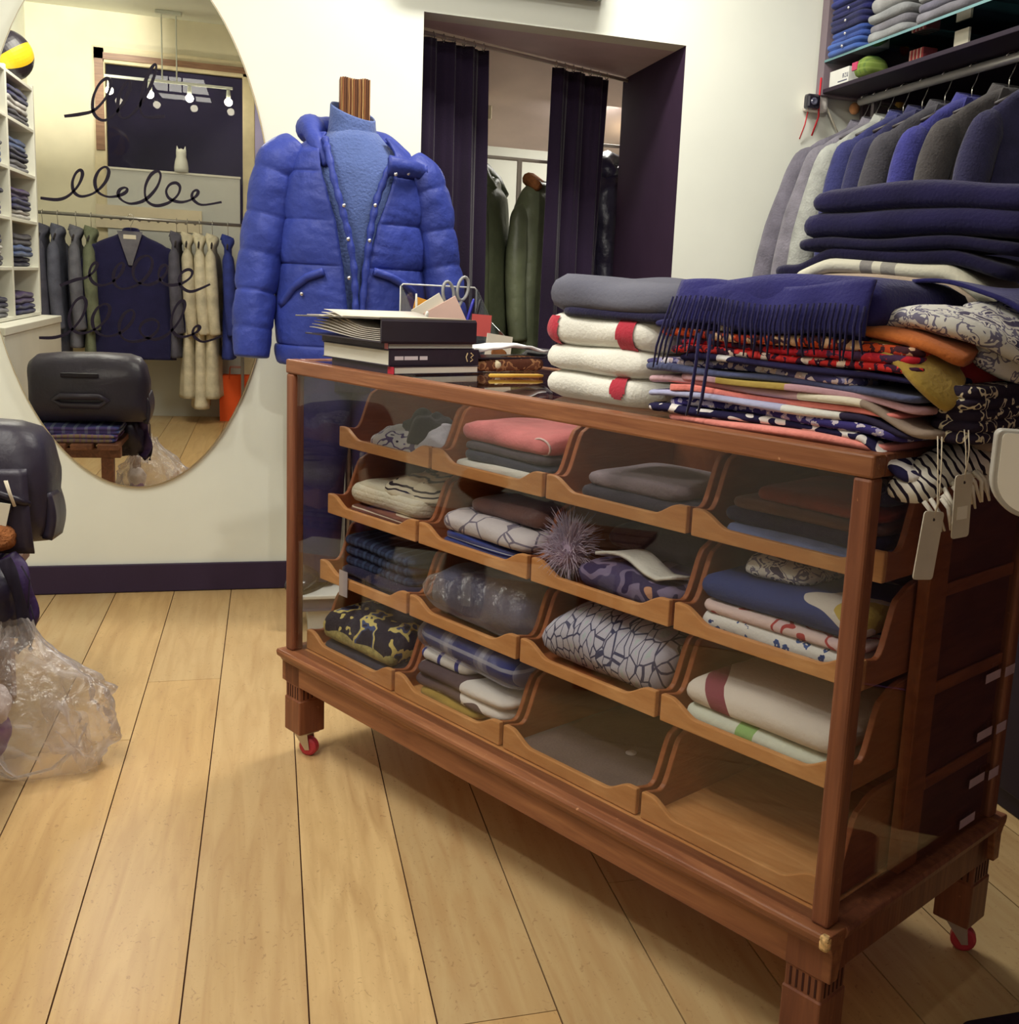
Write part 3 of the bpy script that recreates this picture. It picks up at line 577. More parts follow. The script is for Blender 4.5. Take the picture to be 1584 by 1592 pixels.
# left pile: three white folds with red patches, a grey blanket on top
def redpatch(o,la,lb,h,x,wd,y0=-.5,name='red_patch'):
    return o
def pileA(label,m,z,h,a0,a1,seed,**k):
    return folded('folded_blanket',label,'blanket',m,a0,a1,.075,.40,z,h,1,seed,0,GT,gd=h*.42,amp=.006,rc=.05,dome=.008,**k)
wc=cloth('off_white_fleece',(224,222,212),.05); rp=cloth('red_fleece_patch',(176,50,66),.08)
A3=pileA('off white fleece blanket with small red dot, lowest of the left pile','' or wc,ZT,.050,.795,1.075,41)
A2=pileA('plain off white fleece blanket, second from bottom in the left pile',wc,ZT+.049,.048,.79,1.07,42)
A1=pileA('off white fleece blanket with two red bands under the grey one',wc,ZT+.096,.062,.79,1.09,43)
def surf_patch(src_h,a0,a1,seed,x0,x1,z0,z1,par,lb=.325,oval=False):
    """thin appliqued patch following the front of the folded blanket"""
    la=a1-a0; mb=MB()
    full=folded_mb(la,lb,src_h,1,seed,.05,.006,None,.008,src_h*.42,res=.0047,fine=True)
    k=[]
    idx={}
    for fi,f in enumerate(full.f):
        c=[sum(full.v[i][q] for i in f)/len(f) for q in range(3)]
        if x0<c[0]<x1 and z0<c[2]<z1 and c[1]<-.02 and (not oval or ((c[0]-(x0+x1)/2)/((x1-x0)/2))**2+((c[2]-(z0+z1)/2)/((z1-z0)/2))**2<1):
            vs=[]
            for i in f:
                p=full.v[i]; d=Vector((p[0]*.15,p[1],(p[2]-src_h/2)*2)).normalized()*.0032; vs.append((p[0]+d.x,p[1]+d.y,p[2]+d.z))
            mb.add(vs,[tuple(range(len(vs)))])
    return mb.build('red_patch',rp,par,smooth=True)
surf_patch(.062,.79,1.09,43,.055,.095,-.01,.08,A1); surf_patch(.062,.79,1.09,43,-.16,-.095,-.01,.052,A1); surf_patch(.050,.795,1.075,41,.050,.090,.012,.058,A3,oval=True)
folded('folded_blanket','grey wool blanket on top of the left pile beside the navy fringed scarf','blanket',pat('grey_navy_wool','noise',[(0,(78,78,92)),(1,(112,112,124))],5,'LINEAR'),.79,1.125,.07,.42,ZT+.156,.056,1,44,0,GT,gd=.026,amp=.010,rc=.06,dome=.014)
folded('folded_blanket','black blanket fold showing under the grey wool blanket','blanket',navy2,.83,1.13,.072,.38,ZT+.150,.016,1,45,0,GT,gd=.007,amp=.003,rc=.05)
# central stack of scarves, bottom to top: thickness, cloth, a0, a1, overhang droop, label
ST=[(.011,coral2,1.145,1.555,0,'pale coral scarf lowest in the centre stack, along the counter edge'),
(.013,f_navy,1.10,1.60,.05,'navy scarf with white bird print draped over the counter end'),
(.013,f_dot,1.14,1.575,.012,'violet scarf with cream dots, above the navy bird print'),
(.011,f_patch2,1.088,1.585,.02,'patchwork scarf of taupe, black and pale blue under the coral fold'),
(.009,coral,1.14,1.560,.004,'coral scarf folded in the middle of the centre stack'),
(.012,f_patch,1.09,1.615,.03,'cream and taupe patchwork scarf above the coral fold'),
(.009,pat('mauve_ochre','wave',[(0,(190,150,160)),(.68,(170,146,78))],.75,wave='X'),1.16,1.600,.01,'mauve scarf with ochre end in the centre stack'),
(.011,steel,1.09,1.595,.004,'steel blue scarf below the blue white floral fold'),
(.012,f_blue,1.085,1.50,0,'blue and white floral scarf under the red ones'),
(.010,pat('navy_swallow','noise',[(0,(40,36,72)),(.66,(216,212,214))],20,detail=0),1.16,1.605,.004,'navy scarf with sparse white prints, below the red florals'),
(.012,f_red,1.14,1.590,0,'red and white floral scarf, lowest of the three red folds'),
(.013,f_red2,1.15,1.582,0,'crimson floral scarf, middle of the three red folds'),
(.015,f_orange,1.115,1.580,0,'orange red floral scarf, highest of the three red folds'),
(.014,pat('navy_white_stripe_end','wave',[(0,(42,40,84)),(.80,(42,40,84)),(.82,(214,210,206)),(.88,(54,60,110))],1.0,wave='X'),1.105,1.50,0,'navy scarf with white striped end, directly under the fringed one')]
z=ZT; tops=[]
for i,(h,m,a0,a1,dr,lab) in enumerate(ST):
    mid=(a0+a1)/2
    def wp(x,y,zz,mid=mid,dr=dr,i=i,a0=a0,a1=a1):
        a=mid+x; dz=0
        if a>1.50: dz-=dr*smooth((a-1.50)/.10)
        if a<a0+.06: dz-=.004*smooth((a0+.06-a)/.06)
        dz+=.0016*math.sin(a*19+i)
        return (0,.006*math.sin(a*13+i*2.1),dz)
    o=folded('folded_scarf',lab,'scarf',m,a0,a1,.038+.004*(i%3),.345,z,h,1,100+i,0,GT,gd=h*.46,amp=.0022,rc=.022,dome=.001,warp=wp,res=.011)
    z+=h*.98
ZS=z
# right end fold of the bird print scarf: black and white edge and its tassels, hanging past the counter end
zeb=pat('black_white_weave','wave',[(0,(40,32,48)),(.34,(222,216,206))],30,distort=5.0,detail=1.0,wave='DIAGONAL')
zt=thing('fringed_scarf','black and white woven scarf end hanging over the right counter edge','scarf',cw(1.605,.175,.942),TH,GT)
def zb(x,y,zz): return (.02*math.sin(y*9),0,-.035*smooth((-.02-y)/.12)+.03*smooth((y-.03)/.15))
mb=folded_mb(.07,.27,.042,1,141,gd=.022,amp=.006,warp=zb,res=.012); mb.build('woven_end',zeb,zt,smooth=True)
mb=MB(); rs=random.Random(3)
for i in range(34):
    y=-.14+.28*i/33; x0=.022+rs.uniform(-.01,.01); zz=.004-.035*smooth((-.02-y)/.12)+.03*smooth((y-.03)/.15)
    mb.tube([(x0,y,zz+.012),(x0+.012,y+rs.uniform(-.004,.004),zz),(x0+.014+rs.uniform(-.006,.006),y+.012+rs.uniform(-.01,.01),zz-.030)],[.0035,.0032,.0018],5)
q=mb.build('tassel_fringe',cloth('cream_tassel',(218,210,198)),zt,smooth=True); q['kind']='stuff'
dk=folded('folded_scarf','dark violet scarf bunched beside the tags at the right counter end','scarf',f_black,1.585,1.66,.08,.36,1.0,.075,5,142,0,GT,gd=.006,amp=.006)
cr=folded('folded_scarf','beige frayed scarf end lying behind the price tags','scarf',taupe,1.60,1.69,.16,.37,.985,.02,1,143,0,GT,gd=.009,amp=.006)
ol=folded('folded_scarf','ochre silk scarf folded small at the right end of the stack','scarf',olive,1.585,1.675,.24,.40,1.025,.030,3,144,0,GT,gd=.006,amp=.006)
# price tags on strings
kraft=mat('grey_card',(200,192,178),.8,.2,0,.04,20); stringm=mat('tag_string',(216,206,186),.9,.1,var=0)
def ptag(label,a,b,z,w,h,tilt,strz):
    t=thing('price_tag',label,'price tag',cw(a,b,z),TH)
    M=Matrix.Rotation(PI/2-.25,4,'Z')@Matrix.Rotation(tilt,4,'Y')
    out=[]; 
    for cx,cz,st in ((w/2-.005,-.005,0),(-w/2+.005,-.005,1),(-w/2+.005,-h+.005,2),(w/2-.005,-h+.005,3)):
        for k in range(4): an=PI/2*st+k*PI/6; out.append((cx+.005*math.cos(an),cz+.005*math.sin(an)))
    mb=MB(); mb.prism(out,-.0008,.0008,'y',M); c=mb.build('card',kraft,t)
    mb=MB(); p=M@Vector((0,-.0012,-.011)); mb.ball(p,.0022,8,6,(1,.4,1)); mb.build('punch_hole',mat('tag_hole',(60,50,54),.8,var=0),c)
    mb=MB(); mb.tube([M@Vector((0,0,-.011)),M@Vector((.002,-.001,.01)),(.0,-.004,strz*.6),(-.006,-.002,strz)],.0009,5); mb.tube([M@Vector((0,0,-.011)),M@Vector((.004,-.001,.012)),(.006,-.006,strz*.6),(.0,-.002,strz)],.0009,5); mb.build('string',stringm,t,smooth=True)
    return t,M
t,M=ptag('blank grey card tag hanging lowest at the right counter corner',1.645,.022,.915,.038,.093,.10,.10)
t,M=ptag('narrower grey card tag with white sticker, hanging behind the lower tag',1.655,.075,.962,.034,.088,-.06,.06)
mb=MB(); mb.box(-.010,.010,-.0016,-.0010,-.062,-.044,M); mb.build('sticker',mat('white_sticker',(236,232,222),.6,var=0),t)
# navy fringed scarf on the stack
fs=thing('fringed_scarf','navy wool scarf with long knotted fringe laid over the scarf stack','scarf',cw(1.335,.19,ZS),TH,GT)
nw=cloth('bright_navy_wool',(46,44,104),.1)
def wp(x,y,zz): return (0,.01*math.sin(x*14),.006*math.sin(x*17+1)*(zz>.02)+.012*smooth((x-.05)/.15)*(zz/.07))
folded_mb(.355,.30,.066,1,151,rc=.03,gd=.026,amp=.004,warp=wp,dome=.008).build('folded_body',nw,fs,smooth=True)
def drop(u,v):   # the top fold falling over the front of the stack
    x=-.178+.352*u; y=-.146-.012*math.sin(min(1,v*1.6)*PI/2)-.003*math.sin(u*22); zz=.060-.068*v+.012*smooth((x-.05)/.15)*(1-v)+.004*math.sin(u*9)
    y+=.006*(1-v); return (x,y,zz)
mb=MB(); mb.grid(drop,40,10); mb.build('front_drop',nw,fs,smooth=True,solid=.004)
mb=MB(); rs=random.Random(11); fr_=[]
n=38
for i in range(n):
    u=i/(n-1); x=-.176+.348*u; y=-.162-.003*math.sin(u*22); z0=.030+.004*math.sin(u*9)
    left=max(0,1-u*3.2); ln=.066+.045*left+rs.uniform(-.008,.01); le=-.035*left+rs.uniform(-.004,.004)
    mb.tube([(x,y,z0+.004),(x+le*.3,y-.007,z0-ln*.35),(x+le*.7,y-.006,z0-ln*.7),(x+le+rs.uniform(-.004,.004),y-.003,z0-ln)],[.0019,.0022,.0021,.0013],5)
for k,(x,l) in enumerate(((-.115,.13),(-.092,.125))):
    mb.tube([(x,-.165,-.02),(x+.004,-.172,-.06),(x-.002,-.173,-.02-l*.8),(x-.010,-.171,-.02-l)],[.003,.003,.003,.0018],5)
q=mb.build('fringe',cloth('dark_navy_fringe',(34,30,72),.08),fs,smooth=True); q['kind']='stuff'
# second flap of the same wool turned to the right
def flap(u,v):
    x=.15+.20*u; y=.0+.14*v+.03*u; zz=.076+.004*math.sin(7*u+2*v)-.035*u*u*(1-v)-.02*smooth((u-.6)/.4); return (x,y,zz)
mb=MB(); mb.grid(flap,22,12); mb.build('turned_corner',nw,fs,smooth=True,solid=.006)
# blue-grey tail visible at the right, mustard and orange scarves draped from the stack
def ribbon(name,label,m,pts,w,thk,seed,parent=None,wv=.004):
    """soft rounded band of cloth along pts (counter frame), w = (dy,dz) width vector scale"""
    mb=MB(); P=[Vector(p) for p in pts]; n=len(P); rings=[]
    R=[]
    sub=6
    for i in range(n-1):
        for k in range(sub):
            t=k/sub; p0=P[max(0,i-1)];p1=P[i];p2=P[i+1];p3=P[min(n-1,i+2)]
            R.append(.5*((2*p1)+(p2-p0)*t+(2*p0-5*p1+4*p2-p3)*t*t+(3*p1-p0-3*p2+p3)*t*t*t))
    R.append(P[-1])
    for i,p in enumerate(R):
        d=(R[min(i+1,len(R)-1)]-R[max(i-1,0)]).normalized(); sdir=Vector(w).normalized(); sdir=(sdir-d*sdir.dot(d)).normalized(); nd=d.cross(sdir)
        e=Vector(w).length; k=.35+.65*math.sin(PI*min(1,max(0,(i+.6)/(len(R)+.2))))**.25
        rings.append([p+sdir*(e/2*k*sg(math.cos(t))*abs(math.cos(t))**.7)+nd*(thk/2*sg(math.sin(t))*abs(math.sin(t))**.7*(1+.25*N3(i*.3,t,seed,1))) for t in [2*PI*j/18 for j in range(18)]])
    c=sum(R,Vector())/len(R)
    rings=[[q-c for q in r] for r in rings]; mb.loft(rings)
    o=mb.build(name,m,parent,smooth=True,loc=cw(c.x,c.y,c.z),rot=(0,0,TH))
    return tag(o,label,'scarf',GT) if label else o
ribbon('draped_scarf','mustard scarf draped down the right corner of the stack',mustard,[(1.47,.12,1.135),(1.52,.10,1.130),(1.565,.09,1.112),(1.60,.085,1.085),(1.62,.10,1.066)],(0,.10,.03),.022,1)
ribbon('draped_scarf','burnt orange scarf curving down under the grey paisley one',orange,[(1.46,.12,1.146),(1.53,.12,1.142),(1.58,.13,1.132),(1.62,.14,1.116)],(0,.14,.01),.020,2)
ribbon('draped_scarf','red scarf hanging out lowest at the right of the paisley one',redc,[(1.585,.15,1.120),(1.615,.18,1.108),(1.635,.24,1.096),(1.65,.33,1.082)],(.06,.02,.06),.020,3)
ribbon('draped_scarf','grey and white paisley scarf draped over the right end of the stack',f_paisley,[(1.49,.16,1.156),(1.545,.15,1.166),(1.595,.16,1.160),(1.635,.22,1.148),(1.66,.30,1.134),(1.67,.37,1.122)],(.02,.15,.006),.036,4)
ribbon('draped_scarf','second grey and white fold under the draped paisley scarf',f_paisley,[(1.62,.15,1.134),(1.645,.19,1.122),(1.665,.26,1.108),(1.68,.36,1.09)],(.03,.06,.03),.026,5)
ribbon('draped_scarf','bottle green scarf hanging at the far right end of the stack',green,[(1.66,.36,1.08),(1.675,.40,1.05),(1.68,.42,1.01)],(.03,.10,.02),.05,6)
# back right pile of blankets
BL=[(.049,navy2,1.13,1.62,'lowest hidden navy blanket'),(.049,navy,1.13,1.62,''),(.049,dgrey,1.13,1.62,''),(.045,navy2,1.14,1.60,''),(.038,navy,1.14,1.575,'')]
labs=['plain dark navy blanket at the bottom of the rear pile','plain navy blanket, second from bottom in the rear pile','charcoal blanket, third from bottom in the rear pile','ink navy blanket, fourth from bottom in the rear pile','navy blanket directly under the beige throws of the rear pile']
z=ZT; b0,b1=.352,.545
for i,(h,m,a0,a1,_) in enumerate(BL):
    folded('folded_blanket',labs[i],'blanket',m,a0,a1,b0+.004,b1,z,h,2,160+i,0,GT,gd=h*.2,amp=.003); z+=h*.985
def throw(i,label,m,a0,a1,h,layers,amp=.003,dr0=0,dr1=0,b_=(b0,b1),gd=None):
    global z
    mid=(a0+a1)/2
    def wp(x,y,zz):
        a=mid+x; return (0,0,-dr1*smooth((a-1.44)/.13)-dr0*smooth((1.24-a)/.09)+.004*math.sin(a*15+i))
    o=folded('folded_throw',label,'blanket',m,a0,a1,b_[0],b_[1],z,h,layers,170+i,0,GT,gd=gd or h/layers*.46,amp=amp,warp=wp,dome=.003,res=.012); z+=h*.97; return o
beige=cloth('beige_wool',(196,176,156),.06); cst=pat('cream_grey_stripe','wave',[(0,(226,222,202)),(.72,(226,222,202)),(.76,(150,146,142)),(.84,(226,222,202)),(.90,(168,164,156))],1.1,wave='X')
throw(1,'beige wool throw lying under the cream striped one','' or beige,1.19,1.56,.022,1,dr1=.045)
cs=throw(2,'cream wool throw with grey stripes sagging at its right end','' or cst,1.15,1.575,.026,1,dr0=.022,dr1=.06)
mb=MB(); rs=random.Random(8)
for k in range(40):
    y=-.10+.19*rs.random(); x=.205+rs.uniform(-.004,.006); zz=-.045+rs.uniform(-.006,.012)
    mb.tube([(x-.01,y,zz+.006),(x+.012,y+rs.uniform(-.008,.008),zz-.008),(x+.016+rs.uniform(-.008,.012),y+rs.uniform(-.014,.014),zz-.035-rs.uniform(0,.012))],[.0042,.004,.002],5)
q=mb.build('throw_fringe',cloth('grey_fringe',(160,154,146)),cs,smooth=True); q['kind']='stuff'
throw(3,'thin black folded blanket lying on the cream striped throw','' or navy2,1.105,1.565,.022,1,dr0=.035,dr1=.03)
throw(4,'navy blanket with two thin folds in the rear pile','' or navy2,1.15,1.575,.020,1,dr0=.008,dr1=.012)
throw(5,'wide navy blanket, second from top of the rear pile','' or navy,1.16,1.59,.045,1,dr0=.004)
throw(6,'navy blanket on the very top of the rear pile','' or navy,1.178,1.60,.040,1,amp=.004)
# books, binder
def book(name,label,a0,a1,b0,b1,z,h,cover,spine_side,pages=(222,218,204)):
    t=thing(name,label,'book',cw((a0+a1)/2,(b0+b1)/2,z),TH); la,lb=a1-a0,b1-b0; c=.0022
    mb=MB()
    mb.box(-la/2,la/2,-lb/2,lb/2,0,c); mb.box(-la/2,la/2,-lb/2,lb/2,h-c,h)
    if spine_side=='a': mb.box(la/2-c,la/2,-lb/2,lb/2,0,h)
    else: mb.box(-la/2,la/2,-lb/2,-lb/2+c,0,h)
    mb.build('cover',cover,t,bevel=.0008)
    mb=MB(); i=.004
    if spine_side=='a': mb.box(-la/2+i,la/2-c,-lb/2+i*.4,lb/2-i,c,h-c)
    else: mb.box(-la/2+i,la/2-i*.4,-lb/2+c,lb/2-i,c,h-c)
    mb.build('page_block',pat('paper_pages','wave',[(0,pages),(1,[x*.93 for x in pages])],160,'LINEAR',wave='Z',bump=0),t); return t
dkc=mat('black_book_cover',(48,38,52),.45,.4,0,.08,20)
t=book('book','white-paged book with red spine tip, bottom of the book stack',.165,.405,.022,.25,ZT,.017,dkc,'b')
mb=MB(); mb.box(.098,.1205,-.1145,-.1138,.001,.016); mb.build('red_spine_label',mat('crimson_label',(178,34,56),.5,var=0),t)
t=book('book','thick black book with white spine lettering, second in the stack',.135,.395,.016,.255,ZT+.0172,.034,dkc,'a')
wl=mat('white_lettering',(226,216,220),.6,var=0)
for y0_,y1_ in ((-.105,-.083),(-.0805,-.046),(-.041,-.021)):
    mb=MB(); mb.box(.1300,.1305,y0_,y1_,.0125,.0205); mb.build('blurred_title',wl,t)
mb=MB(); mb.tube([(.1306,.088,.008),(.1306,.084,.018),(.1306,.088,.027)],.0014,5); mb.tube([(.1306,.096,.008),(.1306,.103,.012),(.1306,.097,.017),(.1306,.104,.022),(.1306,.097,.027)],.0014,5); mb.build('gilt_number',mat('gilt_print',(206,184,140),.5,var=0),t)
t=book('book','thin dark paperback with pink spine end under the black binder',.125,.385,.02,.25,ZT+.0515,.013,mat('dark_magazine',(66,50,66),.5,.4,0,.1,20),'b',(196,184,178))
mb=MB(); mb.box(.118,.1305,-.1158,-.1150,.0005,.0125); mb.build('pink_spine_label',mat('pink_label',(214,128,132),.5,var=0),t)
t=thing('ring_binder','black ring binder lying half open on top of the books','binder',cw(.245,.125,ZT+.065),TH)
bk=mat('binder_black',(44,36,48),.35,.45,0,.06,20)
mb=MB(); mb.box(-.15,.15,-.13,.12,0,.003); mb.build('bottom_board',bk,t,bevel=.001)
mb=MB(); mb.prism([(.15,0),(.153,.004),(.153,.046),(.15,.05),(.148,.05),(.148,0)],-.13,.12,'y'); mb.build('spine_board',bk,t)
mb=MB(); M=Matrix.Translation((.15,0,.049))@Matrix.Rotation(-.035,4,'Y'); mb.box(-.335,0,-.135,.12,0,.003,M); mb.build('top_board',mat('binder_top_olive',(96,88,78),.3,.5,0,.05,20),t,bevel=.001)
mb=MB()
for k in range(7):
    rings=[]
    mb.grid(lambda u,v,k=k:(.146-.29*u+.01*k*u, -.122+.235*v, .004+.004*k+ (.012+.003*k)*smooth((u-.25)/.75)),14,3)
mb.build('loose_pages',mat('binder_pages',(206,198,188),.8,.1,0,.05,10),t,smooth=True,solid=.0012)
mb=MB(); M=Matrix.Translation((.15,0,.0525))@Matrix.Rotation(-.035,4,'Y'); mb.box(-.31,-.02,-.12,.10,0,.0012,M); tag(mb.build('paper_sheet',mat('ivory_sheet',(226,214,186),.8,.1,0,.03,10),None,loc=cw(.245,.125,ZT+.0655),rot=(0,0,TH)),'ivory paper sheet lying flat on the black binder','paper')
# acrylic organiser and its contents
acr=glass('acrylic',(226,230,236),1.6,.05)
def P_(a,b,z=ZT): return cw(a,b,z)
og=thing('desk_organiser','clear acrylic desk organiser holding pens, scissors and notes','desk organiser',cw(.10,.40,ZT),TH)
mb=MB(); mb.box(-.05,-.046,-.12,.12,.003,.184); mb.build('back_wall',acr,og,bevel=.001)
for y in (-.12,.117):
    mb=MB(); mb.prism([(-.046,.003),(.09,.003),(.09,.06),(.02,.10),(-.046,.184)],y,y+.003,'y'); mb.build('side_wall',acr,og,bevel=.0008)
mb=MB(); mb.box(-.05,.09,-.12,.12,0,.003); mb.build('base_plate',acr,og)
mb=MB(); mb.box(.087,.09,-.117,.117,.003,.06); mb.build('front_wall',acr,og,bevel=.0008)
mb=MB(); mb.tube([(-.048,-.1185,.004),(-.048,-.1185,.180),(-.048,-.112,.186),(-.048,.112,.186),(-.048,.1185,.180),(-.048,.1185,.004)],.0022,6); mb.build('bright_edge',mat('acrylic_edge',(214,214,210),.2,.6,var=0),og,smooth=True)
def slip(name,label,cat,m,a,b,z,w,h,ry,rz,t=.002,par=None):
    mb=MB(); mb.box(-t/2,t/2,-w/2,w/2,0,h); o=mb.build(name,m,None,loc=cw(a,b,z)); o.rotation_euler=(Matrix.Rotation(TH+rz,3,'Z')@Matrix.Rotation(ry,3,'X')).to_euler(); return tag(o,label,cat)
pinkp=mat('pale_pink_paper',(236,200,186),.8,.1,0,.03,10); ivp=mat('white_note_paper',(236,228,210),.8,.1,0,.03,10)
slip('note_paper','white note sheet tilted behind the pink one in the organiser','paper',ivp,.135,.345,ZT+.075,.085,.085,.55,-.2)
slip('note_paper','pale pink note sheet tilted in front of the desk organiser','paper',pinkp,.145,.375,ZT+.07,.095,.082,.50,-.2)
slip('envelope','orange yellow envelope standing at the left of the organiser','envelope',mat('amber_envelope',(226,160,62),.7,.2,0,.12,30),.085,.315,ZT+.085,.055,.068,-.25,-.2)
slip('card','salmon red card standing at the right inside the organiser','card',mat('salmon_card',(214,96,92),.7,.2,0,.04,10),.128,.475,ZT+.065,.055,.055,-.05,-.2)
slip('postcard','white postcard with brown picture leaning at the organiser front','postcard',ivp,.195,.475,ZT+.0035,.075,.07,-.12,-.15)
mb=MB(); mb.ball((.003,.002,.024),.018,12,8,(.08,1.3,.7)); q=mb.build('brown_picture',mat('brown_print',(150,96,56),.7,.2,0,.25,30),bpy.data.objects['postcard'],smooth=True)
def stick(name,label,cat,m,p0,p1,r,cap=None):
    c=(Vector(p0)+Vector(p1))/2; mb=MB(); v0=Vector(p0)-c; v1=Vector(p1)-c; mb.tube([v0,v0+(v1-v0)*.02,v0+(v1-v0)*.9,v1],[r*.5,r,r,r*.6],8)
    o=mb.build(name,m,None,smooth=True,loc=cw(*c),rot=(0,0,TH)); return tag(o,label,cat)
bl=mat('blue_pen_plastic',(40,44,160),.4,.5,var=0); wp_=mat('white_pen_plastic',(230,226,216),.4,.5,var=0)
stick('pen','blue pen leaning right of the scissors in the organiser','pen',bl,(.09,.43,ZT+.01),(.10,.472,ZT+.158),.0045)
stick('pen','dark blue pen behind the scissors in the organiser','pen',mat('navy_pen_plastic',(40,40,110),.4,.5,var=0),(.075,.40,ZT+.01),(.085,.42,ZT+.152),.0045)
stick('pen','black pen leaning to the right edge of the organiser','pen',mat('black_pen_plastic',(40,36,44),.4,.5,var=0),(.09,.46,ZT+.01),(.095,.497,ZT+.157),.004)
stick('pen','white pen leaning out left of the orange envelope','pen',wp_,(.10,.30,ZT+.01),(.115,.283,ZT+.165),.003)
stick('pen','short white pen lying left of the organiser behind the binder','pen',wp_,(.145,.275,ZT+.04),(.19,.262,ZT+.125),.005)
sc=thing('scissors','grey handled scissors standing in the organiser','scissors',cw(.075,.43,ZT+.01),TH)
gm=mat('scissor_grey_plastic',(150,150,150),.4,.5,var=0)
mb=MB(); mb.prism([(-.006,0),(.006,0),(.009,.11),(-.005,.11)],-.0012,.0012,'x'); mb.build('blade',chrome,sc); mb=MB(); mb.prism([(-.006,0),(.006,0),(.005,.11),(-.009,.11)],.0014,.0038,'x'); mb.build('blade',chrome,sc)
for y,zc,ti in ((-.020,.170,.2),(.026,.184,-.25)):
    mb=MB(); pts=[]
    for k in range(18):
        t_=2*PI*k/18; u_=.017*math.cos(t_); w_=.030*math.sin(t_); pts.append((0,y+u_*math.cos(ti)-w_*math.sin(ti),zc-.012+u_*math.sin(ti)+w_*math.cos(ti)))
    mb.tube(pts,.0042,8,closed=True); mb.tube([(0,0,.105),(0,y*.5,.125),(0,y*.85,.140)],.0045,8); mb.build('handle',gm,sc,smooth=True)
fr2=glass('small_frame_acrylic',(200,204,214),1.5,.06)
t=thing('sign_holder','small empty acrylic sign holder standing behind the organiser','sign holder',cw(.04,.545,ZT),TH)
mb=MB(); mb.box(-.002,.002,-.035,.014,.004,.105); mb.build('holder_pane',fr2,t,bevel=.001); mb=MB(); mb.box(-.025,.025,-.035,.014,0,.004); mb.build('holder_foot',fr2,t)
# tray of papers on a patterned pencil pouch, yellow pencil
t=tag(folded_mb(.055,.20,.027,1,201,gd=.012,amp=.003,rc=.02).build('pencil_pouch',pat('brown_pouch_print','noise',[(0,(96,58,44)),(.5,(166,120,84)),(.6,(120,76,56))],60,detail=1.0),None,smooth=True,loc=cw(.36,.375,ZT),rot=(0,0,TH)),'brown patterned pencil pouch lying under the black paper tray','pencil pouch')
mb=MB(); mb.ball((.0,-.052,.0155),.016,12,8,(1.75,1.1,.92)); mb.build('cream_patch',cloth('pouch_cream',(214,202,170)),t,smooth=True)
t=thing('paper_tray','black shallow tray heaped with white slips on the pencil pouch','paper tray',cw(.335,.375,ZT+.0285),TH)
mb=MB(); mb.prism([(-.11,.004),(-.10,0),(.10,0),(.13,.02),(.127,.022),(.098,.004),(-.10,.004),(-.107,.02),(-.11,.02)],-.045,.045,'x'); mb.build('tray_body',bk,t,bevel=.001)
mb=MB(); mb.grid(lambda u,v:(-.04+.08*v,-.10+.21*u,.018+.007*N3(u*5,v*3,1,1)+.012*math.sin(PI*u)),16,6); mb.build('paper_slips',mat('white_slips',(232,230,230),.8,.1,0,.03,10),t,smooth=True,solid=.005)
stick('pencil','yellow pencil lying on the glass top beside the white blankets','pencil',mat('yellow_pencil',(206,164,60),.5,.4,var=0),(.50,.20,ZT+.0045),(.53,.33,ZT+.0045),.0042)
# ------------------------------------------------------------------ mannequin and its clothes
MX,MY=.262,3.75
pufm=mat('cobalt_nylon',(54,68,152),.5,.28,0,.10,6,.7,24)
pufin=mat('dark_cobalt_lining',(38,44,120),.6,.3,0,.05,8)
snap=mat('silver_snap',(226,224,226),.25,.6,.85,0)
def lerp(tab,z):
    if z<=tab[0][0]: return tab[0][1:]
    for p,q in zip(tab,tab[1:]):
        if z<=q[0]:
            t=(z-p[0])/(q[0]-p[0]); return [a+(b-a)*t for a,b in zip(p[1:],q[1:])]
    return tab[-1][1:]
# stand and body
mn=thing('mannequin','headless display mannequin with slatted wooden neck dressed in a blue puffer jacket','mannequin',(MX,MY,.125))
mb=MB()
for i in range(14):
    x=-.048+i*.096/14; mb.box(x+.0006,x+.096/14-.0006,-.030+.003*math.sin(i*5),.034,1.46,1.674+.002*math.sin(i*7))
mb.build('neck_block',pat('brass_wood_slats','wave',[(0,(96,58,34)),(.35,(176,128,78)),(.5,(120,74,44)),(.72,(214,176,112)),(.8,(132,82,48)),(1,(150,98,58))],9.5,wave='X',distort=.6,bump=0,rough=.4),mn)
mb=MB(); rings=[]
for z,w,d in [(-.01,.155,.10),(.25,.16,.11),(.60,.15,.10),(.9,.165,.11),(1.2,.18,.115),(1.38,.165,.10),(1.45,.10,.07),(1.475,.06,.055)]:
    if z>=.9: rings.append([(w*math.cos(t),d*math.sin(t),z) for t in [2*PI*j/20 for j in range(20)]])
mb.loft(rings); mb.build('torso',mat('linen_torso',(190,180,160),.9,.1),mn,smooth=True)
mb=MB(); mb.tube([(0,.05,.0),(0,.05,.62)],.014,10); mb.lathe([(.001,0),(.09,0),(.09,.008),(.02,.014),(.001,.014)],24,Matrix.Translation((0,.05,0))); mb.build('stand',chrome,mn,smooth=False)
pl=thing('plinth','low white and grey plinth under the dressed mannequin','plinth',(MX+.03,MY-.01,0))
wp2=mat('white_lacquer',(226,226,218),.4,.4,0,.02,4)
mb=MB(); mb.box(-.17,.20,-.13,.16,0,.07); mb.build('foot_block',wp2,pl,bevel=.003)
mb=MB(); mb.box(-.195,.22,-.15,.18,.07,.075); mb.box(-.185,.21,-.14,.17,.075,.112); mb.build('grey_band',mat('grey_band',(128,116,124),.5,.3,0,.04,4),pl)
mb=MB(); mb.box(-.20,.225,-.155,.185,.112,.125); mb.build('top_slab',wp2,pl,bevel=.003)
wb=thing('white_box','upright white box panel standing behind the plinth by the wall','box',(.33,4.02,0))
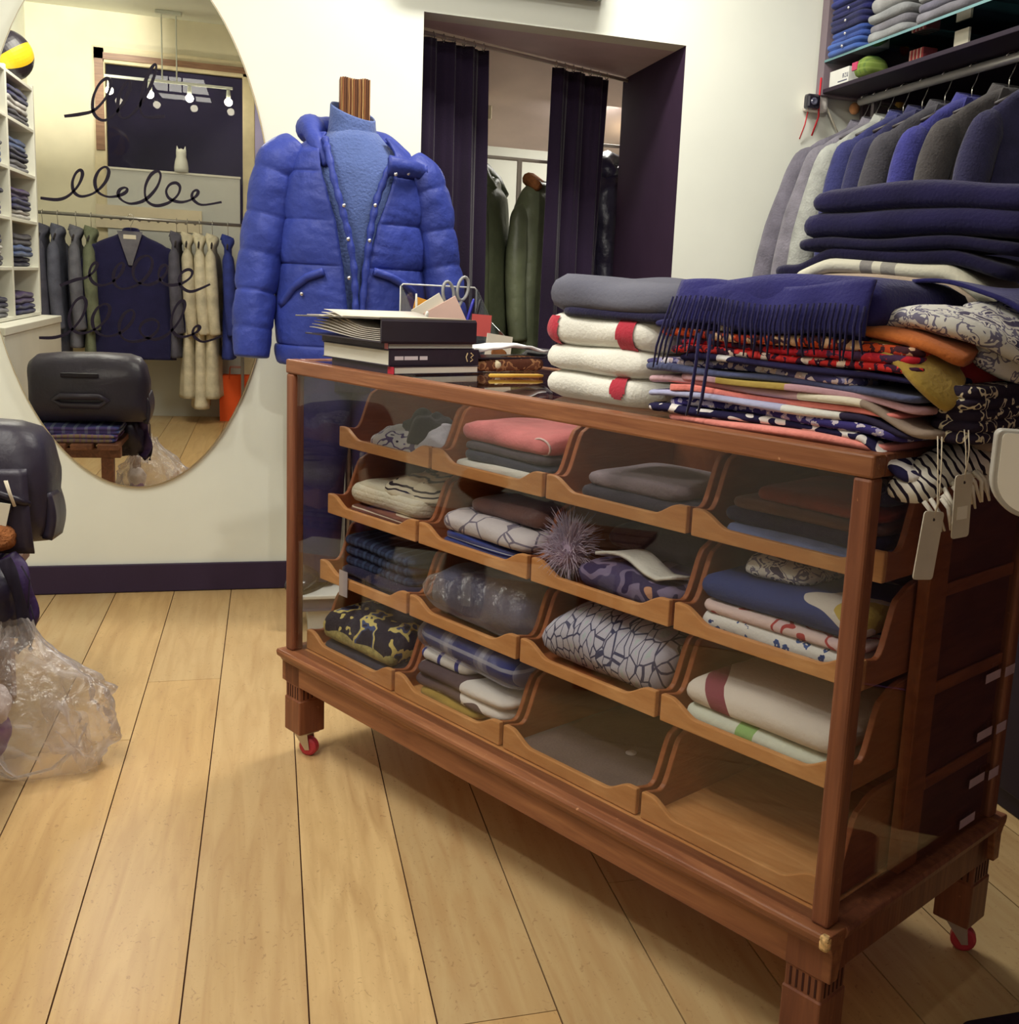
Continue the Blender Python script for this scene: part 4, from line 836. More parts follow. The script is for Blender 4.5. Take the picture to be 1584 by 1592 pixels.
mb=MB(); mb.box(-.20,.16,-.03,.03,0,.30); mb.build('panel',wp2,wb,bevel=.003)
# trousers and shoes
tz=.125
tm=mat('indigo_trousers',(50,44,84),.85,.15,0,.18,9,.25,120)
tr_=thing('trousers','dark indigo trousers worn by the mannequin behind the counter glass','trousers',(MX,MY,0))
for s,nm in ((-1,'leg'),(1,'leg')):
    rings=[]
    for z,cx,w,d in [(.145,.095,.060,.075),(.16,.095,.062,.08),(.3,.092,.068,.082),(.5,.088,.076,.088),(.7,.082,.088,.10),(.86,.076,.095,.115)]:
        rings.append([(s*cx*1.02+w*math.cos(t)*(1+.03*math.sin(3*t+z*9)),d*math.sin(t)*(1+.04*math.sin(2*t+z*14)),z) for t in [2*PI*j/22 for j in range(22)]])
    mb=MB(); mb.loft(rings); mb.build(nm,tm,tr_,smooth=True)
mb=MB(); mb.loft([[(w*math.cos(t),d*math.sin(t),z) for t in [2*PI*j/24 for j in range(24)]] for z,w,d in [(.80,.165,.115),(.88,.172,.122),(.97,.165,.115),(1.0,.155,.11)]]); mb.build('waist',tm,tr_,smooth=True)
sm=mat('black_shoe_leather',(44,38,46),.25,.5,0,.08,20)
for s in (-1,1):
    sh=thing('shoe','black leather shoe on the plinth, '+('left foot seen through the counter glass' if s<0 else 'farther foot hidden behind the trays'),'shoe',(MX+s*.10-.03*(s<0),MY-.045,tz),-.5 if s<0 else -.2)
    mb=MB(); rings=[]
    for y,w,h in [(-.125,.012,.016),(-.118,.034,.034),(-.09,.043,.048),(-.04,.043,.058),(.0,.040,.078),(.04,.038,.082),(.08,.036,.07),(.098,.022,.05)]:
        rings.append([(w*math.cos(t),y,.009+h*(.5+.5*math.sin(t))*.95) for t in [2*PI*j/18 for j in range(18)]])
    mb.loft(rings); mb.build('upper',sm,sh,smooth=True)
    out=[(.046*math.cos(t)*(1.0),-.012+.118*math.sin(t)) for t in [2*PI*j/24 for j in range(24)]]
    mb=MB(); mb.prism(out,0,.011,'z'); mb.build('sole',mat('shoe_sole',(36,30,34),.6,var=0),sh)
# sweater
swm=mat('blue_fine_knit',(86,104,158),.9,.15,0,.05,20,.5,120,.2)
sw=thing('turtleneck_sweater','light blue ribbed turtleneck sweater worn under the open puffer jacket','sweater',(MX,MY,0))
mb=MB(); rings=[]
for z,w,d,yo in [(.93,.19,.125,0),(1.05,.195,.13,0),(1.25,.198,.132,0),(1.40,.195,.13,0),(1.50,.185,.12,0),(1.56,.155,.105,.005),(1.605,.105,.085,.008),(1.635,.078,.075,.008)]:
    rings.append([(w*math.cos(t),yo+d*math.sin(t),z) for t in [2*PI*j/32 for j in range(32)]])
mb.loft(rings,cap=False); mb.build('body',swm,sw,smooth=True,solid=.003)
mb=MB(); rings=[]
for i,(z,r,sl) in enumerate([(1.575,.105,0),(1.60,.088,0),(1.625,.078,.2),(1.65,.074,.6),(1.675,.072,1),(1.697,.071,1.2),(1.702,.068,1.2),(1.698,.065,1.2),(1.675,.064,1),(1.64,.064,.5)]):
    rings.append([(r*1.02*math.cos(t)-.004,r*.92*math.sin(t)+.002,z+sl*(-.016*math.cos(t)*1.0+.020*math.sin(t))+.0015*math.sin(30*t)) for t in [2*PI*j/60 for j in range(60)]])
mb.loft(rings,cap=False); mb.build('roll_neck',swm,sw,smooth=True)
# puffer jacket
pj=thing('puffer_jacket','cobalt blue hooded puffer jacket hanging open on the mannequin','jacket',(MX,MY,0))
WT=[(.885,.238,.150),(.93,.242,.158),(1.05,.238,.160),(1.25,.232,.162),(1.40,.228,.158),(1.50,.218,.145),(1.555,.190,.125),(1.59,.150,.105),(1.62,.115,.095)]
SEAM=[.885,.945,1.205,1.345,1.495,1.64]
OPN=[(.885,.02,.008),(1.05,.03,.012),(1.20,.07,.024),(1.345,.17,.055),(1.45,.33,.085),(1.55,.60,.10),(1.62,.95,.10)]
OPL=[(.885,.05),(1.05,.06),(1.2,.12),(1.345,.22),(1.45,.36),(1.55,.55),(1.62,.85)]
OPR=[(.885,-.00),(1.05,.01),(1.2,.10),(1.345,.24),(1.45,.42),(1.55,.62),(1.62,.95)]
def puff(z,S,p=.085):
    for a,b in zip(S,S[1:]):
        if a<=z<=b: 
            w=p*(.45 if b-a<.08 else 1); return 1+w*(max(0,math.sin(PI*(z-a)/(b-a)))**.30-.75)
    return 1
nz,nf=170,110
def body(u,v):
    z=.885+.735*v; w,d=lerp(WT,z); aL=lerp(OPL,z)[0]; aR=lerp(OPR,z)[0]
    ph=-PI+ (2*PI)*u     # -pi..pi measured from the back
    f=u; ang=aR+ (2*PI-aR-aL)*f   # 0 front, going to +x first
    k=puff(z,SEAM)
    side=min(f,1-f)
    k=1+(k-1)*(smooth(side/.03)*.75+.25)
    wr=.012*N3(ang*1.6+3,z*7,0,1.7)+.006*N3(ang*5,z*16,4,1.5)*smooth((.2-side)/.2)+.010*N3(ang*2,z*3,9,2)
    if side<.10: wr+=.004*math.sin(z*190+ang*6)*(1-side/.10)
    if z<1.19: wr+=.008*N3(ang*5+z*9,z*9-ang*4,2,1.3)
    gap=min(abs(z-q) for q in SEAM); wr+=.006*math.exp(-gap/.02)*math.sin(ang*34+5*N3(ang*2,z*3,1,1))
    k+=wr
    sx=math.sin(ang); cxx=math.cos(ang)
    return (w*k*sg(sx)*abs(sx)**.85, -d*k*sg(cxx)*abs(cxx)**.9, z)
mb=MB(); mb.grid(body,nf,nz); o=mb.build('quilted_body',pufm,pj,smooth=True,solid=.008)
# sleeves
def sleeve(pts,rad,seams,name):
    P=[Vector(p) for p in pts]; n=120; rings=[]
    L=[0]
    for a,b in zip(P,P[1:]): L.append(L[-1]+(b-a).length)
    for i in range(n+1):
        s=i/n; t=s*L[-1]; j=max(k for k in range(len(P)-1) if L[k]<=t+1e-9); q=(t-L[j])/(L[j+1]-L[j])
        p0=P[max(0,j-1)];p1=P[j];p2=P[j+1];p3=P[min(len(P)-1,j+2)]
        p=.5*((2*p1)+(p2-p0)*q+(2*p0-5*p1+4*p2-p3)*q*q+(3*p1-p0-3*p2+p3)*q*q*q)
        r=lerp([(a,b) for a,b in rad],s)[0]*puff(s,seams,.15)
        rings.append((p,r))
    out=[]
    for i,(p,r) in enumerate(rings):
        d=(rings[min(i+1,n)][0]-rings[max(i-1,0)][0]).normalized(); u=Vector((0,1,0)); u=(u-d*u.dot(d)).normalized(); w=d.cross(u)
        out.append([p+(u*math.cos(t)*1.12+w*math.sin(t))*r*(1+.07*N3(t,p.z*9,2,1.5)+.03*N3(t*2.5,p.z*24,7,1.5)) for t in [2*PI*j/28 for j in range(28)]])
    mb=MB(); mb.loft(out); return mb.build(name,pufm,pj,smooth=True)
sleeve([(-.165,.0,1.575),(-.232,-.005,1.50),(-.262,-.01,1.36),(-.292,-.02,1.20),(-.312,-.04,1.03),(-.318,-.055,.90)],[(0,.055),(.12,.078),(.3,.074),(.6,.068),(.85,.062),(1,.054)],[0,.17,.36,.53,.70,.86,1],'sleeve')
sleeve([(.165,.0,1.555),(.225,-.005,1.48),(.262,-.01,1.35),(.295,-.02,1.19),(.318,-.04,1.03),(.325,-.055,.90)],[(0,.055),(.12,.078),(.3,.074),(.6,.068),(.85,.062),(1,.054)],[0,.17,.36,.53,.70,.86,1],'sleeve')
# hood lying behind the neck
mb=MB(); rings=[]
path=[(-.088,-.10,1.515,.014),(-.115,-.07,1.575,.026),(-.135,-.02,1.622,.036),(-.125,.06,1.640,.044),(-.04,.11,1.635,.046),(.06,.11,1.615,.044),(.125,.07,1.595,.040),(.16,.01,1.565,.034),(.165,-.06,1.54,.020)]
pp=[Vector(p[:3]) for p in path]; 
R=[]
for i in range(len(pp)-1):
    for k in range(6):
        t=k/6; p0=pp[max(0,i-1)];p1=pp[i];p2=pp[i+1];p3=pp[min(len(pp)-1,i+2)]
        R.append((.5*((2*p1)+(p2-p0)*t+(2*p0-5*p1+4*p2-p3)*t*t+(3*p1-p0-3*p2+p3)*t*t*t),path[i][3]*(1-t)+path[i+1][3]*t))
R.append((pp[-1],path[-1][3]))
mb.tube([r[0] for r in R],[r[1]*(1+.35*N3(r[0].x*16,r[0].y*16,1,1)) for r in R],18); mb.build('hood',pufm,pj,smooth=True)
# open collar flap with snaps on the right, placket tubes, pocket welts
def surf(x,z,off=.012):
    w,d=lerp(WT,z); q=min(.98,abs(x)/w)**(1/.85); c=math.sqrt(max(0,1-q*q)); return -d*c**.9*1.03-off
mb=MB(); mb.grid(lambda u,v:(.095+.135*u, surf(.095+.12*u,1.50+.03*u,.030-.010*v)-.018*math.sin(PI*v), 1.552-.012*u-.052*v+.018*u*v),14,8); mb.build('collar_flap',pufm,pj,smooth=True,solid=.016)
for pts,nm in (([(-.095,1.60),(-.088,1.56),(-.070,1.47),(-.045,1.38),(-.022,1.30),(-.006,1.2),(.0,1.1),(.002,1.0),(.004,.90)],'placket'),([(.115,1.555),(.088,1.49),(.062,1.42),(.046,1.34),(.034,1.24),(.024,1.12),(.018,1.0),(.016,.90)],'placket')):
    mb=MB(); P=[]
    for a,b in zip(pts,pts[1:]):
        for k in range(8): x=a[0]+(b[0]-a[0])*k/8; z=a[1]+(b[1]-a[1])*k/8; P.append((x,surf(x,z,.004),z))
    mb.tube(P,[.011*(1+.18*math.sin(i*1.3)) for i in range(len(P))],8); mb.build(nm,pufm,pj,smooth=True)
for x,z in [(-.040,1.392),(-.026,1.29),(-.022,1.17),(-.010,1.064),(.056,1.40),(.040,1.29),(.118,1.500),(.160,1.508),(.214,1.512),(-.182,1.133),(-.165,1.112)]:
    off=.014 if z<1.45 else .040
    mb=MB(); mb.ball((x,surf(x,z,off)-.001,z),.0062,10,6,(1,.55,1)); mb.build('snap',snap,pj,smooth=True)
for pts in ([(-.225,1.075),(-.19,1.13),(-.15,1.165),(-.09,1.19)],[(.055,1.195),(.11,1.18),(.16,1.155),(.20,1.12)]):
    mb=MB(); P=[]
    for a,b in zip(pts,pts[1:]):
        for k in range(6): x=a[0]+(b[0]-a[0])*k/6; z=a[1]+(b[1]-a[1])*k/6; P.append((x,surf(x,z,.012),z))
    mb.tube(P,[.013]*len(P),10); mb.build('pocket_welt',pufm,pj,smooth=True)
# ------------------------------------------------------------------ mirror
mr=thing('wall_mirror','tall oval frameless mirror on the cream back wall with black loops drawn on it','mirror',(-.45,YW-.002,1.31))
mirm=mat('silvered_glass',(238,238,230),.0,.5,1.0,0)
N=96
def ell(a,b): return [(a*math.cos(2*PI*i/N),b*math.sin(2*PI*i/N)) for i in range(N)]
mb=MB(); e0,e1=ell(.462,.922),ell(.457,.917)
mb.loft([[(p[0],-.001,p[1]) for p in e0],[(p[0],-.008,p[1]) for p in e0],[(p[0],-.0125,p[1]) for p in ell(.459,.919)]],cap=False); mb.build('bevel_edge',mat('mirror_edge',(206,178,140),.15,.6,.8,0),mr)
mb=MB(); mb.loft([[(p[0],-.002,p[1]) for p in e1],[(p[0],-.0125,p[1]) for p in e1]]); mb.build('mirror_glass',mirm,mr)
ink=mat('black_paint_line',(26,18,34),.6,.2,0,0)
def stroke(pts,r=.0062,n=10):
    P=[Vector((x+.45,-.0140,z-1.31)) for x,z in pts]; R=[]
    for i in range(len(P)-1):
        p0=P[max(0,i-1)];p1=P[i];p2=P[i+1];p3=P[min(len(P)-1,i+2)]
        for k in range(n):
            t=k/n; R.append(.5*((2*p1)+(p2-p0)*t+(2*p0-5*p1+4*p2-p3)*t*t+(3*p1-p0-3*p2+p3)*t*t*t))
    R.append(P[-1]); mb=MB(); rings=[]
    for i,p in enumerate(R):
        d=(R[min(i+1,len(R)-1)]-R[max(0,i-1)]); d=d.normalized() if d.length>1e-9 else Vector((1,0,0)); w=Vector((d.z,0,-d.x))*r*(.85+.2*math.sin(i*.35))
        rings.append([p+w,p-w])
    v=[q for rr in rings for q in rr]; f=[(2*i,2*i+1,2*i+3,2*i+2) for i in range(len(R)-1)]
    mb.add(v,f); return mb.build('painted_loop',ink,mr,solid=.001)
# four rows of plain running pen loops
def coil(x0,z0,x1,z1,n,w,h,ph=0.0,tail=.04):
    P=[(x0-tail,z0-.02)]
    for i in range(n*8+1):
        t=i/8.0; a=2*PI*t+ph; k=t/n; hh=h
        P.append((x0+(x1-x0)*k+w*math.sin(a),z0+(z1-z0)*k+hh*(.5-.5*math.cos(a))))
    P.append((x1+tail,z1+.01)); return P
def scribble(x0,z0,x1,n,w,h,seed,r=.0052):
    rs=random.Random(seed); P=[(x0-.05,z0-.01)]; hs=[h*rs.choice((.35,.6,.8,1.0)) for _ in range(n+1)]; ws=[w*rs.uniform(.6,1.1) for _ in range(n+1)]
    for i in range(n*8+1):
        t=i/8.0; a=2*PI*t; j=min(n-1,int(t)); up_=.5-.5*math.cos(a); z=hs[j]*up_
        P.append((x0+(x1-x0)*t/n+ws[j]*math.sin(a)+.38*z,z0+z+.012*math.sin(t*1.7+seed)))
    P.append((x1+.06,z0+.02)); stroke(P,r,n=5)
scribble(-.60,1.655,-.40,3,.040,.22,3); scribble(-.68,1.385,-.22,6,.042,.12,5); scribble(-.63,1.10,-.26,5,.040,.11,8); scribble(-.70,.92,-.22,6,.046,.13,12)
# ------------------------------------------------------------------ hanging coats, hangers, rails
def coat_meshes(w=.225,dep=.055,ln=1.0,hem=1.08,puffed=0,seed=0,flare=0,hemd=1.35):
    s=seed*5.3
    tab=[(-.095,.045,.040),(-.112,.072,.048),(-.14,.12,.046),(-.17,w*.72,dep),(-.205,w*.90,dep*1.02),(-.245,w*.985,dep*1.05),(-.40,w*.95,dep*1.2),(-.62,w*.97,dep*1.3),(-ln,w*hem,dep*hemd)]
    tab=sorted(tab); mb=MB(); rings=[]; n=44
    for i in range(n+1):
        z=-ln+(ln-.095)*i/n; ww,d=lerp(tab,z); r=[]
        if puffed: d*=1+.16*abs(math.sin(z*22))
        for j in range(40):
            t=2*PI*j/40; c,si=math.cos(t),math.sin(t); low=smooth((-.25-z)/.5)
            f=1+low*.14*math.sin(5*t+s+1.3*math.sin(z*4))*abs(si)+.05*N3(c*2+s,si*2,z*5,1.5)
            r.append((ww*sg(c)*abs(c)**.75,d*f*sg(si)*abs(si)**.8,z))
        rings.append(r)
    mb.loft(rings); sl=[]
    for sd in (-1,1):
        q=MB(); pts=[(sd*w*.70,0,-.215),(sd*w*.90,-.003,-.262),(sd*(w+.008+flare*.12),-.010,-.36),(sd*(w+.026+flare*.45),-.018,-.52),(sd*(w+.022+flare*.85),-.030,-.70),(sd*(w+.014+flare),-.042,-.815)]
        P=[Vector(p) for p in pts]; R=[]
        for i in range(len(P)-1):
            p0=P[max(0,i-1)];p1=P[i];p2=P[i+1];p3=P[min(len(P)-1,i+2)]
            for k in range(5):
                t=k/5; R.append(.5*((2*p1)+(p2-p0)*t+(2*p0-5*p1+4*p2-p3)*t*t+(3*p1-p0-3*p2+p3)*t*t*t))
        R.append(P[-1]); rr=[]
        for i,p in enumerate(R):
            u=i/len(R); k=(.030+.034*smooth(u/.22)-.016*u)*(1+.07*N3(p.z*9,s,sd,1.3))
            if puffed: k*=1+.10*abs(math.sin(p.z*24))
            rr.append(k)
        q.tube(R,rr,18); q.v=[(v[0],v[1]*(.62+.2*smooth((-.2-v[2])/.3)),v[2]) for v in q.v]; sl.append(q)
    return mb,sl
def make_coat(name,label,cat,m,loc,rotz,group=None,collar='lapel',cm=None,**k):
    t=thing(name,label,cat,loc,rotz,group); b,sl=coat_meshes(**k); dep=k.get('dep',.055); w=k.get('w',.225)
    b.build('coat_body',m,t,smooth=True)
    for q in sl: q.build('sleeve',m,t,smooth=True)
    mb=MB()
    mb.grid(lambda u,v:((.050+.022*v)*math.cos(PI*1.3-1.6*PI*u),(.036+.014*v)*math.sin(PI*1.3-1.6*PI*u)+.004,-.082-.045*v+.012*math.sin(PI*1.3-1.6*PI*u)),18,3)
    mb.build('collar',cm or m,t,smooth=True,solid=.006)
    if collar=='lapel':
        for sd in (-1,1):
            mb=MB(); mb.prism([(sd*.012,-.42),(sd*.055,-.22),(sd*.085,-.20),(sd*.052,-.10),(sd*.03,-.10)],-dep*1.12-.010,-dep*1.12-.003,'y'); mb.build('lapel',cm or m,t,bevel=.002)
    return t
hgm=mat('black_hanger_wood',(44,36,40),.4,.4,0,.1,20); hgl=mat('steel_hook',(220,216,210),.2,.6,.9,0)
def make_hanger(label,loc,rotz,group,m=None):
    """origin is the rail centre; hook over the rail, arms inside the shoulders"""
    t=thing('clothes_hanger',label,'hanger',loc,rotz,group)
    mb=MB(); pts=[(0,0,-.100),(0,0,-.045)]+[(.0225*math.sin(a)+.0,0,.0-.0225*math.cos(a)) for a in [PI*(.0+ .1*i) for i in range(1,15)]]
    pts=[(0,0,-.115),(0,0,-.06),(.012,0,-.036),(.0215,0,-.008),(.0185,0,.013),(.004,0,.0222),(-.012,0,.0185),(-.0205,0,.006)]
    mb.tube(pts,.0022,6); mb.build('hook',hgl,t,smooth=True)
    mb=MB(); mb.tube([(-.19,0,-.185),(-.10,0,-.142),(0,0,-.112),(.10,0,-.142),(.19,0,-.185)],[.006,.009,.011,.009,.006],8); mb.build('arms',m or hgm,t,smooth=True)
    return t
# right-hand rack under the glass shelf
RX,RZ=2.25,1.972
rail=thing('garment_rail','chrome garment rail under the glass shelf on the right','clothes rail',(RX,3.2,RZ))
mb=MB(); mb.tube([(0,-1.5,0),(0,.83,0)],.0155,14); mb.build('tube',mat('satin_chrome',(206,202,200),.3,.6,.35,.03,10),rail,smooth=True)
for y in (.78,-.3,-1.4):
    mb=MB(); mb.box(-.006,.006,y-.012,y+.012,.0155,.058); mb.build('bracket',mat('dark_bracket',(70,62,72),.4,.4,.4,.05,10),rail)
cols=[('grey',(112,108,120)),('lightgrey',(124,120,130)),('palegrey',(164,166,160)),('navyblue',(56,58,106)),('darkblue',(50,50,84)),('charcoal',(70,68,74)),('blue',(58,58,124)),('tweed',(70,66,66)),('blackblue',(44,42,70))]
clab=['mid grey jacket nearest the back wall on the right rail','lighter grey jacket second from the back wall on the right rail','pale grey green jacket third from the back wall on the right rail','navy blue jacket with broad shoulder beside the pale grey green one','dark blue jacket between the navy and the charcoal one','charcoal blazer behind the bright blue one on the right rail','bright blue blazer next to the large charcoal tweed jacket','large charcoal tweed jacket above the navy blankets at the frame edge','ink blue jacket at the very edge of the frame on the right rail']
hl=['nearest the back wall','second from the back wall','third from the back wall','of the navy blue jacket','of the dark blue jacket','of the charcoal blazer','of the bright blue blazer','of the large tweed jacket','of the ink blue jacket']
ys=[3.99,3.90,3.81,3.705,3.58,3.44,3.285,3.09,2.88]
ws=[.262,.25,.235,.235,.225,.23,.225,.235,.23]
for i,((n,c),l,y) in enumerate(zip(cols,clab,ys)):
    m=mat('coat_'+n,c,.9,.12,0,.14,16,.4,130,.15)
    make_coat('jacket',l,'jacket',m,(RX,y,RZ),.05*math.sin(i*2.3),'jackets on the right rail',seed=i,w=ws[i],dep=.032,ln=.86 if i else .95,flare=(.12,.10,.08)[i] if i<3 else .02)
    make_hanger('black hanger with steel hook on the right rail, '+hl[i],(RX,y,RZ),.05*math.sin(i*2.3),'hangers on the right rail')
# shelving above the rail
shm=mat('mauve_grey_laminate',(126,112,120),.5,.3,0,.04,4); dks=mat('dark_laminate',(58,46,62),.5,.3,0,.05,4)
sf=thing('shelving_unit','dark wall shelving unit above the garment rail','shelving',(2.36,3.3,2.0))
mb=MB(); mb.box(-.262,.28,.77,.825,-.012,.99); mb.build('side_panel',shm,sf)
mb=MB(); mb.box(-.26,.28,-1.6,.77,-.006,.010); mb.build('lower_board',mat('ink_laminate',(44,34,48),.6,.2,0,.05,4),sf,bevel=.002)
mb=MB(); mb.box(.262,.28,-1.6,.77,.012,.99); mb.build('back_panel',dks,sf)
for y in (.66,-.5):
    mb=MB(); mb.box(-.095,-.075,y-.01,y+.01,-1.2,-.006); mb.build('upright_post',mat('steel_upright',(150,142,146),.35,.5,.6,.05,10),sf,bevel=.001)
mb=MB(); mb.box(-.262,.262,-1.6,.77,.110,.119); mb.build('glass_shelf',glass('green_shelf_glass',(150,196,196),1.4,.10),sf)
mb=MB(); mb.box(-.2635,-.2622,-1.6,.77,.110,.119); mb.build('polished_edge',mat('green_glass_edge',(96,140,146),.15,.6,0,.1,6),sf)
sd=thing('grey_panel','grey panel hanging on the back wall behind the jackets','panel',(2.36,4.125,1.6))
mb=MB(); mb.box(-.05,.28,-.012,.008,-.5,.38); mb.build('panel_board',shm,sd)
def wfold(name,label,cat,m,x0,x1,y0,y1,z,h,layers,seed,group=None,rot=0,**k):
    o=folded_mb(x1-x0,y1-y0,h,layers,seed,**k).build(name,m,None,smooth=True,loc=((x0+x1)/2,(y0+y1)/2,z),rot=(0,0,rot)); return tag(o,label,cat,group)
jb=[cloth('jean_royal',(40,50,124)),cloth('jean_indigo',(36,38,92)),cloth('jean_dark',(38,40,86)),cloth('jean_mid',(56,80,150)),cloth('jean_light',(66,96,168))]
jl=['light blue jeans folded at the bottom of the blue jeans stack','mid blue jeans second from bottom of the blue stack','dark jeans in the middle of the blue stack on the glass shelf','indigo jeans second from top of the blue stack','royal blue jeans on top of the blue stack']
z=2.119
for i in range(5):
    o=wfold('folded_jeans',jl[i],'jeans',jb[4-i],2.085+.012*(i%2),2.42,3.80-.01*i,4.05,z,.046,2,300+i,'jeans on the glass shelf',gd=.011,amp=.004); 
    mb=MB(); mb.ball((-.172,-.02,.022),.006,8,6); mb.build('white_button',snap,o,smooth=True); z+=.0452
jg=[cloth('jean_stone',(140,142,144)),cloth('jean_ash',(116,114,122)),cloth('jean_slate',(98,96,110)),cloth('jean_pale',(150,150,150))]
z=2.119; gl_=['pale stone trousers folded at the bottom of the grey stack','ash grey trousers second in the grey stack on the shelf','stone grey trousers third in the grey stack on the shelf','thick pale grey trousers on top of the grey stack']
for i,(m,h) in enumerate(zip([jg[0],jg[1],jg[0],jg[3]],[.034,.034,.036,.06])):
    wfold('folded_trousers',gl_[i],'trousers',m,2.09+.01*(i%2),2.42,3.50,3.765,z,h,1,310+i,'trousers on the glass shelf',gd=h*.44,amp=.006); z+=h*.985
z=2.119; ml=['mauve grey trousers at the bottom of the farthest right stack','dark mauve trousers second in the right stack on the shelf','grey trousers third in the right stack on the shelf','mauve trousers fourth in the right stack on the shelf','slate trousers topmost in the right stack on the shelf']
for i in range(5):
    wfold('folded_trousers',ml[i],'trousers',[jg[1],jg[2],jg[0],jg[1],jg[2]][i],2.09+.008*(i%2),2.42,3.14,3.44,z,.036,1,320+i,'trousers on the glass shelf',gd=.016,amp=.005); z+=.0355
# small things on the lower board
bx=thing('white_box','small white box with dark lettering on the lower shelf by the wall','box',(2.155,3.95,2.0105))
mb=MB(); mb.box(-.045,.12,-.06,.09,0,.06); mb.build('carton',mat('white_carton',(222,222,216),.7,.2,0,.03,10),bx,bevel=.002)
dl=mat('slate_print',(70,72,100),.6,var=0)
mb=MB(); mb.box(-.0458,-.0452,-.052,.02,.010,.014); mb.build('printed_rule',dl,bx)
for k,g in enumerate((((0,.2,0,1),(.5,.7,0,1),(.2,.5,.84,1),(.2,.5,.42,.56)),((0,.7,0,.16),(0,.7,.84,1),(.2,.36,.16,.5),(.36,.52,.5,.84)),((0,.18,0,1),(.5,.68,0,1),(0,.68,0,.16)))):
    mb=MB()
    for p in g: mb.box(-.0458,-.0452,-.015-.016*k-.014*p[1],-.015-.016*k-.014*p[0],.022+.016*p[2],.022+.016*p[3])
    mb.build('printed_letter',dl,bx)
gb_=thing('cloth_pouch','green checked pouch with pink corner beside the white box','pouch',(2.15,3.80,2.0105))
folded_mb(.11,.105,.072,1,331,gd=.03,amp=.004).build('pouch_body',plaid('green_check',(112,132,62),[('Y',(76,98,60),1,.2),('Z',(140,158,86),1.3,.25)],12),gb_,smooth=True)
mb=MB(); mb.box(-.054,-.045,.005,.045,.03,.06); mb.build('pink_patch',cloth('pink_patch',(206,70,110)),gb_,bevel=.003)
bk_=thing('striped_packet','small red striped packet on the lower shelf beyond the green pouch','packet',(2.22,3.56,2.0105))
mb=MB(); mb.box(-.03,.03,-.045,.045,0,.07); mb.build('packet',pat('red_stripe_packet','wave',[(0,(150,60,60)),(.5,(196,170,150)),(.75,(120,52,60))],14,wave='Y'),bk_,bevel=.003)
lb=thing('white_card','white card standing on the lower shelf near its middle','card',(2.2,3.30,2.0105))
mb=MB(); mb.box(-.004,.004,-.04,.04,0,.085); mb.build('card_sheet',ivp,lb)
# security camera with red cord
sc_=thing('security_camera','small white camera with black square face on the back wall','camera',(2.065,YW,1.955))
mb=MB(); mb.box(-.02,.075,-.05,-.0005,-.028,.036); mb.build('bracket_shell',mat('white_camera_plastic',(220,214,206),.4,.4,0,.02,6),sc_,bevel=.012)
mb=MB(); mb.box(-.036,.022,-.085,-.045,-.026,.032); mb.build('camera_face',mat('camera_black',(34,30,42),.2,.6,0,0),sc_,bevel=.010)
mb=MB(); mb.lathe([(.001,0),(.014,0),(.014,.004),(.010,.006),(.001,.003)],20,Matrix.Translation((-.008,-.0855,.002))@Matrix.Rotation(PI/2,4,'X')); mb.build('lens',mat('camera_lens',(90,90,110),.1,.8,0,0),sc_)
rd=mat('red_cord',(206,50,60),.6,.2,0,0)
mb=MB(); mb.tube([(.03,-.055,.10),(.026,-.06,.03),(.032,-.056,-.05),(.022,-.03,-.12)],.004,6); mb.tube([(-.004,-.03,-.03),(-.012,-.03,-.08),(-.022,-.012,-.135)],.0025,6); tag(mb.build('red_cord',rd,None,smooth=True,loc=(2.065,YW,1.955)),'thin red cord looped over the white wall camera','cord')
mb=MB(); mb.tube([(.05,-.045,.03),(.10,-.03,-.04),(.16,-.03,-.13)],.003,6); tag(mb.build('white_cable',stringm,None,smooth=True,loc=(2.065,YW,1.955)),'white cable running from the wall camera down to the jackets','cable')
mb=MB(); mb.ball((0,0,0),.022,10,7,(1,1,1.1)); tag(mb.build('felt_ball',cloth('peach_felt',(226,160,110)),None,smooth=True,loc=(2.265,4.10,1.957)),'small peach felt ornament beside the steel upright, on the wall','ornament')
# dark cabinet along the right wall
cb=thing('base_cabinet','dark navy base cabinet along the right wall behind the counter','cabinet',(2.17,3.0,0))
cbm=mat('navy_black_lacquer',(34,26,48),.5,.3,0,.08,4)
mb=MB(); mb.box(-.48,.475,-1.6,1.1,.0,.80); mb.build('carcass',cbm,cb,bevel=.004)
mb=MB(); mb.box(-.485,.475,-1.605,1.1,.80,.82); mb.build('top_board',cbm,cb,bevel=.003)
for k in range(4):
    mb=MB(); mb.box(-.488,-.481,-1.58+.67*k,-.95+.67*k,.05,.77); d_=mb.build('door_panel',cbm,cb,bevel=.003)
    mb=MB(); mb.tube([(-.50,-1.05+.67*k,.40),(-.50,-1.05+.67*k,.48)],.005,8); mb.build('handle',dks,d_,smooth=True)
